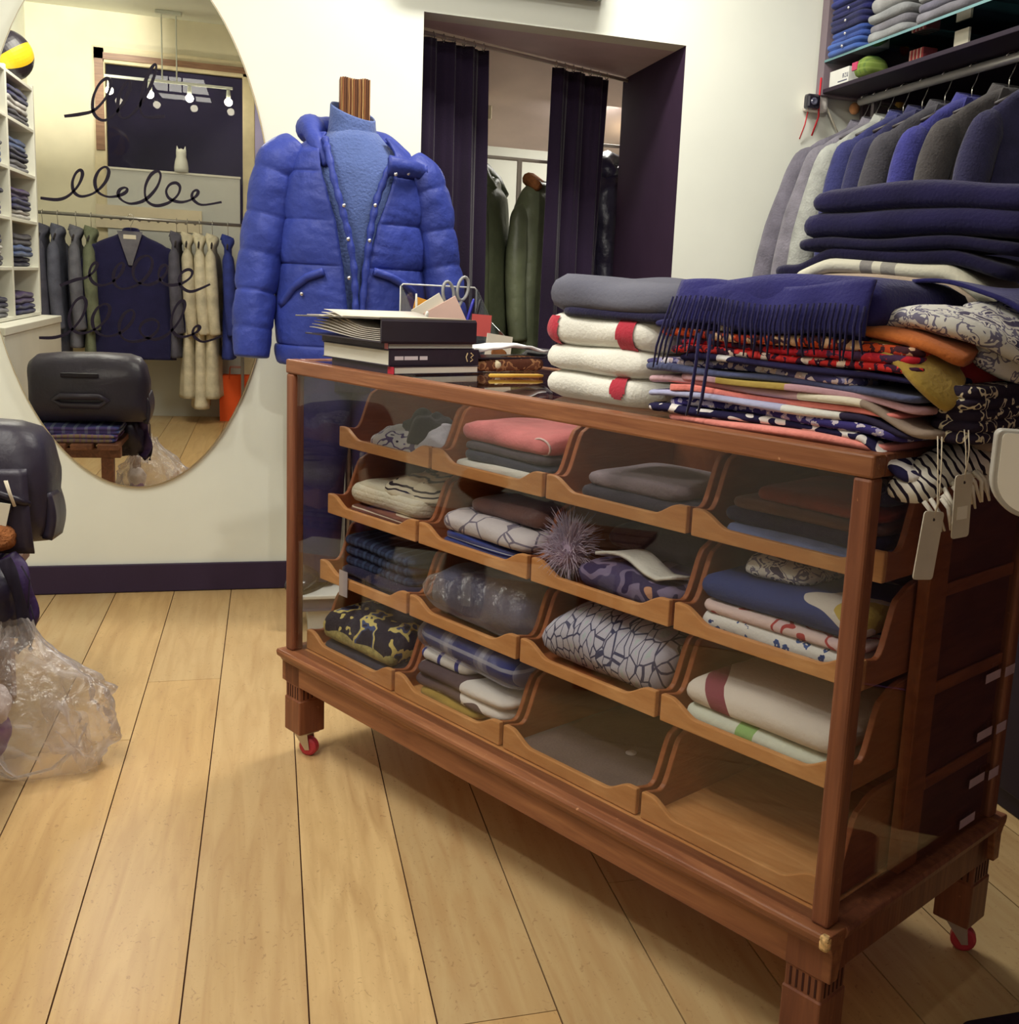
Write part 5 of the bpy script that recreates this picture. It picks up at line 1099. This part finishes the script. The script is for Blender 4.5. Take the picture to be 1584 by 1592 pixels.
# white rounded top at the right frame edge
def rr(w,h,r,n=8,rt=None):
    o=[]; q=rt or r
    for cx,cz,s,R in ((w-q,h-q,0,q),(q,h-q,1,q),(r,r,2,r),(w-r,r,3,r)):
        for k in range(n+1): a=PI/2*(s+k/n); o.append((cx+R*math.cos(a),cz+R*math.sin(a)))
    return o
pl2=mat('gloss_white_plastic',(252,250,240),.25,.5,0,.0)
wt=thing('rounded_panel','white rounded panel with pale grey rim beside the price tags at the right frame edge','panel',(.80,1.05,0),-.5)
mb=MB(); mb.prism([(x,z+.947) for x,z in rr(.24,.100,.046,10,.008)],-.012,.012,'y'); mb.build('panel_rim',mat('pale_grey_rim',(176,172,164),.4,.4,0,.02,6),wt,bevel=.002)
mb=MB(); mb.prism([(x+.0065,z+.9525) for x,z in rr(.225,.0915,.040,10,.006)],-.0135,-.011,'y'); mb.build('white_face',pl2,wt)
mb=MB(); mb.tube([(.15,.0,.01),(.15,.0,.945)],.011,10); mb.lathe([(.001,0),(.10,0),(.10,.01),(.02,.016),(.001,.016)],24,Matrix.Translation((.15,0,0))); mb.build('stand',wp2,wt)
mat_=mat('door_mat_dark',(40,28,40),.95,.1,0,.2,60)
mb=MB(); mb.prism(rr(.55,.45,.03),0,.008,'z'); tag(mb.build('floor_mat',mat_,None,loc=(1.09,.905,0)),'dark floor mat at the bottom right corner of the frame','mat')
# ------------------------------------------------------------------ curtained fitting room
P0,P1=Vector((.545,4.383)),Vector((1.59,4.885)); DV=(P1-P0).normalized(); NV=Vector((-DV.y,DV.x)); LEN=(P1-P0).length
cur=mat('aubergine_curtain',(40,28,50),.85,.15,0,.10,4,.2,140,.2)
rl_=thing('curtain_rail','white curtain rail slanting across the doorway under the soffit','curtain rail',(P0.x,P0.y,2.105))
mb=MB(); mb.tube([(DV.x*.02,DV.y*.02,0),(DV.x*(LEN-.03),DV.y*(LEN-.03),0)],.008,8); mb.build('rail_tube',mat('white_rail',(214,204,196),.4,.4,0,.05,6),rl_,smooth=True)
def curtain(label,s0,s1,s0b,s1b,folds,seed):
    t=thing('curtain',label,'curtain',(P0.x,P0.y,0),0,'curtains of the fitting room')
    def f(u,v):
        z=2.09-2.07*v; a=s0+(s0b-s0)*v; b=s1+(s1b-s1)*v; s=a+(b-a)*u
        amp=.016+.016*v; o=amp*math.sin(2*PI*folds*u+seed+.5*math.sin(v*3+seed))+.006*math.sin(2*PI*folds*2.3*u+v*2)
        return (DV.x*s+NV.x*o,DV.y*s+NV.y*o,z)
    mb=MB(); mb.grid(f,110,26); mb.build('drape',cur,t,smooth=True,solid=.004)
    n=int((s1-s0)/.05)
    for k in range(n+1):
        s=s0+(s1-s0)*(k+.3)/(n+.6); mb=MB(); mb.tube([(DV.x*s,DV.y*s,2.085),(DV.x*s+NV.x*.012,DV.y*s+NV.y*.012,2.10),(DV.x*s,DV.y*s,2.117),(DV.x*s-NV.x*.012,DV.y*s-NV.y*.012,2.10),(DV.x*s,DV.y*s,2.088)],.0022,5); mb.build('curtain_hook',hgl,t,smooth=True)
curtain('dark aubergine curtain at the left of the doorway behind the blue puffer jacket',.0,.315,.0,.355,3.4,1)
curtain('dark aubergine curtain in the middle of the doorway, right of the olive parkas',.665,.985,.67,.94,3.0,2.2)
cs_m=mat('stand_cream',(210,200,186),.5,.3,0,0)
def stand(label,x,y,h):
    t=thing('coat_stand',label,'coat stand',(x,y,0)); mb=MB(); mb.tube([(0,0,.01),(0,0,h)],.012,8); mb.lathe([(.001,0),(.11,0),(.11,.012),(.02,.02),(.001,.02)],20); mb.build('pole',cs_m,t,smooth=False)
    mb=MB(); mb.tube([(-.34,0,h),(.34,0,h)],.008,8); mb.build('crossbar',cs_m,t,smooth=True); return t
stand('cream coat stand carrying the parkas behind the curtain',1.09,5.02,1.74)
olv=mat('olive_nylon',(78,84,62),.5,.35,0,.16,6,.45,22); olv2=mat('olive_nylon_light',(98,104,80),.45,.4,0,.18,6,.5,22)
brf=pat('brown_fur','noise',[(0,(96,56,34)),(1,(176,112,66))],40,'LINEAR',bump=.8)
pk1=make_coat('parka','olive green hooded parka hanging left in the gap between the curtains','coat',olv,(.955,5.02,1.74),1.15,'parkas in the fitting room',collar='x',seed=21,w=.19,dep=.075,ln=1.0)
mb=MB(); mb.tube([(-.075,-.03,-.16),(-.085,.02,-.10),(-.03,.06,-.055),(.05,.055,-.06),(.085,.0,-.11),(.07,-.05,-.17)],[.03,.045,.05,.05,.045,.03],12); mb.build('hood',olv,pk1,smooth=True)
pk2=make_coat('parka','lighter olive parka with brown fur collar hanging right between the curtains','coat',olv2,(1.19,5.03,1.74),.75,'parkas in the fitting room',collar='x',seed=22,w=.16,dep=.075,ln=.98)
mb=MB(); mb.tube([(-.085,-.05,-.12),(-.06,.02,-.085),(.0,.05,-.08),(.06,.02,-.10)],[.022,.032,.032,.02],10); mb.build('fur_collar',brf,pk2,smooth=True)
mb=MB(); mb.box(-.12,-.02,-.115,-.10,-.82,-.66); mb.build('pocket',olv2,pk2,bevel=.008)
mb=MB(); mb.box(.0,.012,-.12,-.106,-.95,-.18); mb.build('zip_placket',olv,pk2,bevel=.003)
stand('second cream coat stand at the right behind the middle curtain',1.66,5.18,1.86)
dkj=mat('black_blue_nylon',(40,36,58),.35,.4,0,.12,6,.5,24)
pk3=make_coat('padded_coat','glossy black padded coat visible in the right gap of the curtains','coat',dkj,(1.62,5.18,1.86),.5,collar='x',seed=23,w=.19,dep=.085,ln=1.1,puffed=1)
mb=MB(); mb.tube([(-.09,-.04,-.15),(-.09,.03,-.10),(-.02,.07,-.07),(.06,.05,-.09),(.09,-.02,-.14)],[.04,.05,.055,.05,.04],12); mb.build('hood',dkj,pk3,smooth=True)
dr=thing('door_casing','cream door casing with bright edge in the room behind the curtain','door frame',(1.0,5.62,0))
mb=MB(); mb.box(-.14,.035,-.03,-.001,0,1.985); mb.build('casing_post',fr,dr,bevel=.004)
mb=MB(); mb.box(-.45,.06,-.04,-.001,1.985,2.05); mb.build('casing_head',fr,dr,bevel=.004)
pn=thing('pendant_bulb','small bare glowing bulb hanging behind the middle curtain','lamp',(1.865,5.8,1.95))
mb=MB(); mb.ball((0,0,0),.028,12,8); mb.build('bulb',mat('warm_bulb',(255,240,200),.5,.2,0,0,emit=(255,232,180),es=14),pn,smooth=True)
mb=MB(); mb.tube([(0,0,.025),(0,0,.115)],.005,6); mb.build('bulb_cord',cs_m,pn)
# ------------------------------------------------------------------ bench at the left with bags, plastic and scarves
bn=thing('slatted_bench','low dark wooden slatted bench at the left under the black bag','bench',(-.98,2.6,0))
bw=wood('walnut_slats',(96,58,42),(132,84,60),.45,(14,1.2,14))
for k in range(5):
    mb=MB(); mb.box(-.15+.105*k,-.065+.105*k,-.6,.6,.375,.40); mb.build('slat',bw,bn,bevel=.003)
for y in (-.5,.5):
    mb=MB(); mb.box(-.15,.355,y-.025,y+.025,.33,.375); mb.build('cross_rail',bw,bn,bevel=.003)
for x in (-.12,.30):
    for y in (-.5,.5): mb=MB(); mb.box(x-.025,x+.025,y-.025,y+.025,0,.33); mb.build('leg',bw,bn,bevel=.003)
pl_a=plaid('violet_blue_plaid',(70,58,110),[('X',(60,90,150),1,.3),('Y',(176,150,80),1.3,.2),('X',(120,80,140),2.2,.2)],6)
pl_b=plaid('teal_plaid',(60,70,120),[('X',(150,170,180),1,.2),('Y',(90,60,120),1.3,.3)],7)
wfold('folded_scarf','violet blue plaid scarf folded flat on the bench under the black bag','scarf',pl_a,-1.04,-.64,2.80,3.16,.4005,.036,2,401,'scarves on the bench')
wfold('folded_scarf','blue grey plaid scarf lying directly under the black bag','scarf',pl_b,-1.02,-.63,2.83,3.15,.436,.030,2,402,'scarves on the bench')
bgm=mat('black_bag_leather',(48,42,56),.42,.35,0,.10,5,.9,7)
bg=thing('travel_bag','large black leather travel bag on the bench at the left frame edge','bag',(-.765,2.985,.475))
mb=MB(); rings=[]
for x,w,h in [(-.235,.07,.22),(-.228,.105,.27),(-.20,.125,.295),(-.1,.135,.305),(.05,.137,.306),(.17,.132,.30),(.215,.12,.285),(.236,.098,.255),(.243,.06,.19)]:
    r=[]
    for j in range(36):
        t=2*PI*j/36; c,s=math.cos(t),math.sin(t); yy=w*sg(c)*abs(c)**.6; zz=h*.5+h*.5*sg(s)*abs(s)**.62
        yy*=1-.18*smooth((zz-.18)/.12); k=.018*N3(x*5,yy*7,zz*7,1.6); r.append((x+.018*N3(yy*5,zz*6,x,1.3),yy+k,max(.0,zz+.008*N3(x*4,yy*4,3,1.5))))
    rings.append(r)
mb.loft(rings); mb.build('bag_body',bgm,bg,smooth=True)
mb=MB(); mb.grid(lambda u,v:(-.19+.40*u+.012*v, -.136-.018*math.sin(PI*v*.8)-.006*math.sin(u*9), .205-.185*v-.02*u*v),20,12); mb.build('front_flap',bgm,bg,smooth=True,solid=.010)
mb=MB(); mb.grid(lambda u,v:(.240+.010*math.sin(PI*v)-.004*u, -.095+.17*u, .135-.115*v-.02*u),10,10); mb.build('end_flap',bgm,bg,smooth=True,solid=.022)
mb=MB(); mb.tube([(.10,-.150,.19),(.14,-.172,.155),(.19,-.168,.135),(.215,-.150,.12)],[.010,.010,.010,.008],8); mb.tube([(.06,-.148,.165),(.12,-.175,.130),(.18,-.172,.112)],[.008]*3,8); mb.build('carry_strap',mat('black_strap',(38,32,44),.4,.4,0,.06,10),bg,smooth=True)
mb=MB(); rings=[(-.10,.138,.10),(.08,.138,.10)]
mb.tube([(-.12,.142,.11),(-.09,.160,.125),(.06,.160,.125),(.09,.142,.11),(.06,.150,.085),(-.09,.150,.085)],.014,8,closed=True); mb.build('back_handle',bgm,bg,smooth=True)
mb=MB(); mb.box(-.09,.06,.136,.146,.205,.225); mb.build('seam_slot',mat('seam_slot_dark',(30,24,36),.5,.3,0,0),bg,bevel=.004)
t=thing('price_tag','white card tag on a cord hanging from the black travel bag','price tag',(-.588,2.800,.66))
mb=MB(); mb.box(-.017,.017,-.0008,.0008,-.145,-.055,Matrix.Rotation(.22,4,'Y')@Matrix.Rotation(.2,4,'Z')); mb.build('card',mat('cream_tag_card',(230,226,206),.8,.1,0,.02,10),t)
mb=MB(); mb.tube([(-.002,0,.0),(.006,-.004,-.03),(.014,0,-.062)],.0028,6); mb.tube([(-.006,0,.0),(.003,-.004,-.03),(.012,0,-.062)],.0022,6); mb.build('cord',stringm,t,smooth=True)
def blob(name,label,cat,m,c,r,seed,amp=.3,fr=9,n=40,group=None,holes=0,solid=0,rid=.3):
    mb=MB(); R=[]; k=n//2
    for i in range(k+1):
        ph=PI*i/k; ring=[]
        for j in range(n):
            t=2*PI*j/n; d=Vector((math.sin(ph)*math.cos(t)+1e-5,math.sin(ph)*math.sin(t),-math.cos(ph)))
            f=1+amp*noise.noise(d*1.3+Vector((seed*3.1,0,0)))*1.2+amp*rid*abs(noise.noise(d*fr*.5+Vector((0,seed,0))))*2+amp*.25*noise.noise(d*fr+Vector((0,0,seed)))
            ring.append((d.x*r[0]*f,d.y*r[1]*f,d.z*r[2]*f))
        R.append(ring)
    mb.loft(R); o=mb.build(name,m,None,smooth=True,loc=c,solid=solid); return tag(o,label,cat,group) if label else o
blob('fur_slipper','brown fuzzy round item tucked under the bag at the left frame edge','fur item',brf,(-.622,2.815,.520),(.045,.05,.036),3,.15,16)
blob('padded_garment','black padded garment bundled below the bag at the left frame edge','garment',mat('black_nylon',(36,30,46),.4,.35,0,.1,8,.3,30),(-.645,2.775,.375),(.075,.06,.10),5,.22,8)
ribbon2=[]
def wribbon(name,label,cat,m,pts,w,thk,parent=None):
    mb=MB(); P=[Vector(p) for p in pts]; R=[]
    for i in range(len(P)-1):
        p0=P[max(0,i-1)];p1=P[i];p2=P[i+1];p3=P[min(len(P)-1,i+2)]
        for k in range(6):
            t=k/6; R.append(.5*((2*p1)+(p2-p0)*t+(2*p0-5*p1+4*p2-p3)*t*t+(3*p1-p0-3*p2+p3)*t*t*t))
    R.append(P[-1]); rings=[]
    for i,p in enumerate(R):
        d=(R[min(i+1,len(R)-1)]-R[max(i-1,0)]).normalized(); s=Vector(w).normalized(); s=(s-d*s.dot(d)).normalized(); n_=d.cross(s); e=Vector(w).length/2*(1+.15*math.sin(i*.5))
        rings.append([p+s*e*math.cos(t)+n_*(thk/2*math.sin(t)+.004*math.sin(i*.7+3*math.cos(t))) for t in [2*PI*j/14 for j in range(14)]])
    c=Vector(pts[0]); mb.loft([[q-c for q in r] for r in rings]); o=mb.build(name,m,parent,smooth=True,loc=c); return tag(o,label,cat) if label else o
wribbon('violet_scarf','violet silky scarf hanging off the bench end beneath the bag','scarf',mat('violet_silk',(56,38,80),.5,.3,0,.3,18,.3,40),[(-.60,2.80,.475),(-.575,2.785,.44),(-.562,2.78,.38),(-.560,2.78,.32),(-.575,2.78,.28)],(.052,.02,0),.014)
wribbon('hanging_strap','black flat strap dangling from the bench end beside the violet scarf','strap',mat('black_webbing',(34,28,42),.7,.2,0,.1,20),[(-.590,2.745,.485),(-.572,2.735,.44),(-.555,2.735,.36),(-.552,2.735,.29),(-.575,2.735,.262)],(.026,.006,0),.004)
st=thing('drawcord','thin black drawcord loop dangling next to the black strap','cord',(-.540,2.75,.43))
mb=MB(); mb.tube([(-.02,.02,.03),(0,0,0),(-.006,0,-.08),(.002,0,-.125),(-.004,0,-.165)],.0018,5); mb.tube([(0,0,-.06),(.009,0,-.11),(.004,0,-.14),(-.004,0,-.165)],.0016,5); mb.ball((-.004,0,-.168),.005,8,6); mb.build('cord_loop',mat('black_cord',(32,26,38),.7,.2,0,0),st,smooth=True)
# clear plastic bag
pf=plastic_film('clear_bag_film',.42,(246,240,242))
pb=thing('plastic_bag','crumpled clear plastic bag hanging from the bench down to the floor','plastic bag',(-.52,2.66,.17))
mb=MB()
def film(u,v):
    t=2*PI*u; z=.185-.352*v
    w=.035+.13*smooth(v/.55)-.055*smooth((v-.75)/.25); d=.03+.075*smooth(v/.6)-.03*smooth((v-.7)/.3)
    k=1+.20*N3(math.cos(t)*2.2,math.sin(t)*2.2,z*12,1.2)+.22*abs(N3(math.cos(t)*3.6+5,math.sin(t)*3.6,z*16,1.6))-.06
    x=-.035+.05*v+w*math.cos(t)*k; y=d*math.sin(t)*k
    return (x,y,z+.012*N3(math.cos(t)*3,math.sin(t)*3,v*5,1)*smooth((1-v)/.15))
mb.grid(film,80,46,cu=True); mb.build('film',pf,pb,smooth=True)
mb=MB(); mb.grid(lambda u,v:(.02+.10*u+.02*v,-.075+.02*math.sin(6*u)+.03*N3(u*4,v*4,1,1),.05-.15*v-.06*u+.02*N3(u*6,v*3,2,1)),18,18); mb.build('film_fold',pf,pb,smooth=True)
mb=MB(); mb.tube([(-.11,-.03,-.145),(-.04,-.07,-.163),(.04,-.06,-.150),(.09,-.04,-.11),(.11,-.02,-.06)],.0035,6); mb.build('film_hem',plastic_film('film_hem',.9,(244,238,226)),pb,smooth=True)
kn=thing('knit_hat','violet and white knit item inside the clear plastic bag','knit item',(-.612,2.66,.06))
blob('violet_knit','','',cloth('violet_knit',(120,74,130)),(0,0,.03),(.038,.035,.055),6,.15,9).parent=kn
blob('white_knit','','',cloth('white_knit',(222,210,206)),(0,0,.10),(.040,.036,.045),7,.2,9).parent=kn
# more garments on the bench, seen from behind in the mirror
blob('padded_bundle','black padded jacket bundled on the bench nearer the viewer, seen in the mirror','garment',dkj,(-.74,2.36,.475),(.13,.16,.075),8,.25,8)
blob('fur_hat','brown fur hat lying on the bundled black padded jacket','hat',brf,(-.72,2.46,.585),(.08,.07,.05),9,.15,12)
bs_=thing('suede_pouch','brown suede pouch hanging at the bench end with a white tag, seen in mirror','pouch',(-.585,2.45,.46))
folded_mb(.035,.13,.26,1,410,gd=.02,amp=.008).build('pouch_body',cloth('brown_suede',(104,76,66)),bs_,smooth=True,loc=(0,0,-.26)); mb=MB(); mb.box(.020,.022,-.03,.0,-.22,-.12); mb.build('paper_tag',ivp,bs_)
# ------------------------------------------------------------------ what the mirror shows: shelving on the left wall
wsm=mat('white_shelf_board',(226,224,212),.5,.3,0,.02,4)
su=thing('cube_shelving','white open shelving with folded clothes on the left wall, seen in the mirror','shelving',(-1.49,1.65,0))
LV=[.86,1.12,1.38,1.64,1.90]
for y in (-.64,.06,.68):
    mb=MB(); mb.box(-.20,.19,y-.016,y+.016,.86,2.15); mb.build('upright',wsm,su,bevel=.002)
for z in LV+[2.132]:
    mb=MB(); mb.box(-.20,.188,-.656,.696,z-.016,z+.002); mb.build('shelf',wsm,su,bevel=.002)
mb=MB(); mb.box(-.205,-.19,-.656,.696,.845,2.148); mb.build('back_board',wsm,su)
lc_=thing('low_cabinet','white low cabinet under the cube shelving on the left wall','cabinet',(-1.47,1.65,0))
mb=MB(); mb.box(-.22,.26,-.72,.76,0,.80); mb.build('cabinet_body',wsm,lc_,bevel=.004); mb=MB(); mb.box(-.22,.265,-.725,.765,.80,.84); mb.build('cabinet_top',wsm,lc_,bevel=.004)
rs=random.Random(17); sc_cols=[cloth('shelf_indigo',(46,44,84)),cloth('shelf_violet',(66,50,90)),cloth('shelf_grey',(110,108,116)),navy2,cloth('shelf_denim',(70,86,130)),dgrey,cloth('shelf_pale',(176,172,170))]
nm=['indigo','violet','grey','ink navy','denim blue','charcoal','pale grey']
lvl=['lowest','second','third','fourth','top']; 
for li,z in enumerate(LV):
    for bi,(y0,y1) in enumerate(((-.60,.02),(.10,.64))):
        zz=z+.003; n=3 if li else 2
        for k in range(n):
            ci=(li*3+bi*2+k)%7; h=.05+.012*rs.random(); a=y0+.03+rs.uniform(0,.03)
            wfold('folded_jumper',f'{nm[ci]} jumper, '+['bottom','middle','top'][k if n==3 else k*2]+f' of its pile, {lvl[li]} white shelf, '+('far' if bi==0 else 'near')+' bay in mirror','jumper',sc_cols[ci],-1.66,-1.315+rs.uniform(-.01,.012),1.65+a,1.65+y1-.03-rs.uniform(0,.04),zz,h,2,500+li*10+bi*4+k,'folded jumpers on the white shelving',gd=.012,amp=.008,res=.03); zz+=h
bl_=thing('striped_ball','yellow and black panelled ball on top of the white shelving','ball',(-1.40,1.17,2.135))
ym=mat('ball_yellow',(236,190,40),.35,.5,0,.03,6); km=mat('ball_black',(38,32,44),.35,.5,0,.03,6)
mb=MB(); R=.14; n=48; m_=24; v=[]
for i in range(m_+1):
    for j in range(n): v.append((R*math.sin(PI*i/m_)*math.cos(2*PI*j/n),R*math.sin(PI*i/m_)*math.sin(2*PI*j/n),-R*math.cos(PI*i/m_)))
Mx=Matrix.Translation((0,0,R))@Matrix.Rotation(.9,4,'X')@Matrix.Rotation(.6,4,'Y')
for i in range(m_):
    for j in range(n):
        mb.cur=((j//6)%2)^(1 if 3<i<20 and False else 0); mb.add([v[i*n+j],v[i*n+(j+1)%n],v[(i+1)*n+(j+1)%n],v[(i+1)*n+j]],[(0,1,2,3)],Mx)
bo=bpy.data.meshes.new('panels'); bo.from_pydata(mb.v,[],mb.f); bo.materials.append(ym); bo.materials.append(km)
for p,i in zip(bo.polygons,mb.mi): p.material_index=i; p.use_smooth=True
bo=bpy.data.objects.new('panels',bo); COL.objects.link(bo); bo.parent=bl_
# rack before the shop window
rk=thing('window_rack','long garment rack in front of the shop window, seen in the mirror','clothes rail',(-.85,-.6,1.5))
mb=MB(); mb.tube([(-.80,0,0),(.66,0,0)],.013,10); mb.build('rail_tube',mat('rack_steel',(180,176,172),.3,.5,.8,.03,8),rk,smooth=True)
for x in (-.79,.65):
    mb=MB(); mb.tube([(x,0,-1.49),(x,0,0)],.012,8); mb.box(x-.02,x+.02,-.22,.22,-1.5,-1.485); mb.build('rack_leg',bpy.data.materials['rack_steel'],rk)
GR='coats on the window rack'
cd_=make_coat('cardigan','navy V-neck cardigan hanging facing the mirror on the window rack','cardigan',mat('navy_cardigan',(42,40,78),.9,.12,0,.08,10,.3,120,.15),(-.96,-.47,1.50),PI,None,collar='x',seed=31,w=.275,flare=.05,dep=.05,ln=1.02)
mb=MB(); mb.prism([(-.085,-.10),(.085,-.10),(.012,-.34),(-.012,-.34)],-.078,-.066,'y'); mb.build('grey_lining',cloth('grey_lining',(120,118,128)),cd_)
mb=MB(); mb.box(-.042,.042,-.083,-.079,-.155,-.125); mb.build('neck_label',ivp,cd_)
hk=make_hanger('dark burgundy hanger holding the navy cardigan in the mirror',(-.96,-.47,1.50),0,'hangers on the window rack',mat('burgundy_hanger',(84,30,48),.4,.4,0,.05,10))
for i,(x,c,ln,l) in enumerate([(-1.56,(92,92,108),1.0,'slate grey coat leftmost on the window rack in the mirror'),(-1.46,(104,106,124),1.0,'blue grey coat second from left on the window rack'),(-1.34,(116,116,128),.95,'light slate coat third from left on the window rack'),(-1.24,(120,126,104),1.0,'sage green coat just left of the navy cardigan'),(-.66,(92,90,104),1.0,'grey coat just right of the navy cardigan'),(-.585,(206,196,172),1.30,'cream trench coat nearest the cardigan on the window rack'),(-.50,(214,204,180),1.38,'cream trench coat in the middle of the trench group'),(-.41,(210,200,176),1.30,'cream trench coat at the right of the trench group'),(-.30,(56,66,140),1.0,'blue jacket rightmost on the window rack')]):
    make_coat('long_coat' if ln>1.2 else 'coat',l,'coat',mat('rackcoat%d'%i,c,.85,.15,0,.12,12,.3,100),(x,-.6,1.5),PI/2+.05*math.sin(i*2),GR,collar='x',seed=40+i,w=.20,hemd=2.4 if ln>1.2 else 1.9,dep=.027,ln=ln)
    make_hanger('dark hanger under the '+l.split(' on the')[0].split(' in the')[0].split(' just')[0].split(' nearest')[0].split(' at the')[0]+(' of the window rack' if True else ''),(x,-.6,1.5),PI/2,'hangers on the window rack')
wp_n=thing('window_partition','white backing panel across the lower shop window with a grey upper edge','panel',(-.72,-.935,0))
mb=MB(); mb.box(-.45,.50,-.012,.012,0,1.865); mb.build('panel_board',mat('partition_white',(206,206,200),.7,.2,0,.03,3),wp_n); mb=MB(); mb.box(-.455,.505,-.02,.02,1.865,1.88); mb.build('ledge',wsm,wp_n)
nb=thing('notice_strip','cream board with a row of small dark dots behind the window rack','board',(-.92,-.915,1.49))
mb=MB(); mb.box(-.33,.42,-.005,.005,-.06,.11); mb.build('board_sheet',mat('cream_board',(226,212,184),.8,.1,0,.03,6),nb)
for k in range(11): mb=MB(); mb.ball((-.29+.066*k,.006,.01),.011,8,6,(1,.2,1)); mb.build('dot',mat('grey_dot',(150,138,126) if k>2 else (120,108,100),.7,var=0),nb)
ct=thing('cat_figurine','small white figurine with two pointed ears on the window ledge','figurine',(-.645,-.935,1.88))
mb=MB(); mb.lathe([(.001,0),(.05,0),(.052,.03),(.046,.08),(.036,.115),(.038,.14),(.034,.165),(.001,.178)],20); mb.build('figurine_body',wp2,ct,smooth=True)
for s in (-1,1): mb=MB(); mb.loft([[(s*.024+.013*math.cos(t),.009*math.sin(t),.155) for t in [2*PI*j/8 for j in range(8)]],[(s*.030+.001*math.cos(t),.001*math.sin(t),.196) for t in [2*PI*j/8 for j in range(8)]]]); mb.build('ear',wp2,ct)
ob=thing('shopping_bag','bright orange paper bag on the floor under the window rack','bag',(-.24,-.72,0))
mb=MB(); mb.loft([[(-.13,-.06,0),(.10,-.06,0),(.10,.06,0),(-.13,.06,0)],[(-.135,-.055,.36),(.105,-.055,.36),(.105,.055,.36),(-.135,.055,.36)]],cap=False); mb.f.append((0,1,2,3)); mb.mi.append(0); mb.build('paper_body',mat('orange_paper',(232,92,40),.7,.2,0,.04,6),ob,solid=.002)
for y in (-.056,.056): mb=MB(); mb.tube([(-.06,y,.33),(-.055,y,.42),(.03,y,.42),(.035,y,.33)],.003,6); mb.build('bag_handle',mat('orange_cord',(214,84,40),.8,var=0),ob,smooth=True)
tk=thing('track_light','white ceiling light bar with four hanging spotlight bulbs before the window','ceiling light',(-.705,-.75,2.505))
wt_=mat('white_track',(220,224,214),.4,.4,0,.02,6)
mb=MB(); mb.box(-.44,.44,-.012,.012,-.008,.010); mb.build('bar',wt_,tk,bevel=.002)
for x in (-.05,.05): mb=MB(); mb.tube([(x,0,.008),(x,0,.475)],.005,6); mb.build('drop_rod',wt_,tk)
mb=MB(); mb.box(-.09,.09,-.03,.03,.470,.494); mb.build('ceiling_plate',wt_,tk,bevel=.004)
for k in range(4):
    x=-.41+.2733*k; q=MB(); q.lathe([(.001,-.012),(.012,-.012),(.016,-.05),(.016,-.075),(.001,-.078)],14,Matrix.Translation((x,0,0))); h_=q.build('lamp_head',wt_,tk,smooth=True)
    q=MB(); q.ball((x,0,-.10),.028,12,8); q.build('bulb',mat('spot_bulb',(255,250,235),.5,.2,0,0,emit=(255,246,220),es=40),h_,smooth=True)

# small things near the right rail and the rear pile
om=thing('hanging_ornament','red and yellow felt ornament hanging behind the right rail','ornament',(2.45,4.085,2.02))
mb=MB(); mb.ball((0,0,0),.030,12,8,(1,.8,1.05)); mb.build('red_half',cloth('red_felt',(176,58,44)),om,smooth=True); mb=MB(); mb.ball((.004,-.012,-.024),.022,10,8,(1,.8,1)); mb.build('yellow_half',cloth('yellow_felt',(214,170,84)),om,smooth=True)
cl=thing('cord_loop','cream cord loops hanging from the rear blanket pile at the right edge','cord',cw(1.63,.33,1.21),TH)
mb=MB(); mb.tube([(0,-.02,.01),(.006,-.018,-.04),(.0,-.012,-.085),(.004,.010,-.11)],.003,6); mb.tube([(0,.0,.01),(.006,.004,-.03),(.004,.02,-.08)],.003,6); mb.build('cord_strand',stringm,cl,smooth=True)
mb=MB(); mb.box(-.001,.001,-.012,.008,-.085,-.02); mb.build('cord_tab',kraft,cl)
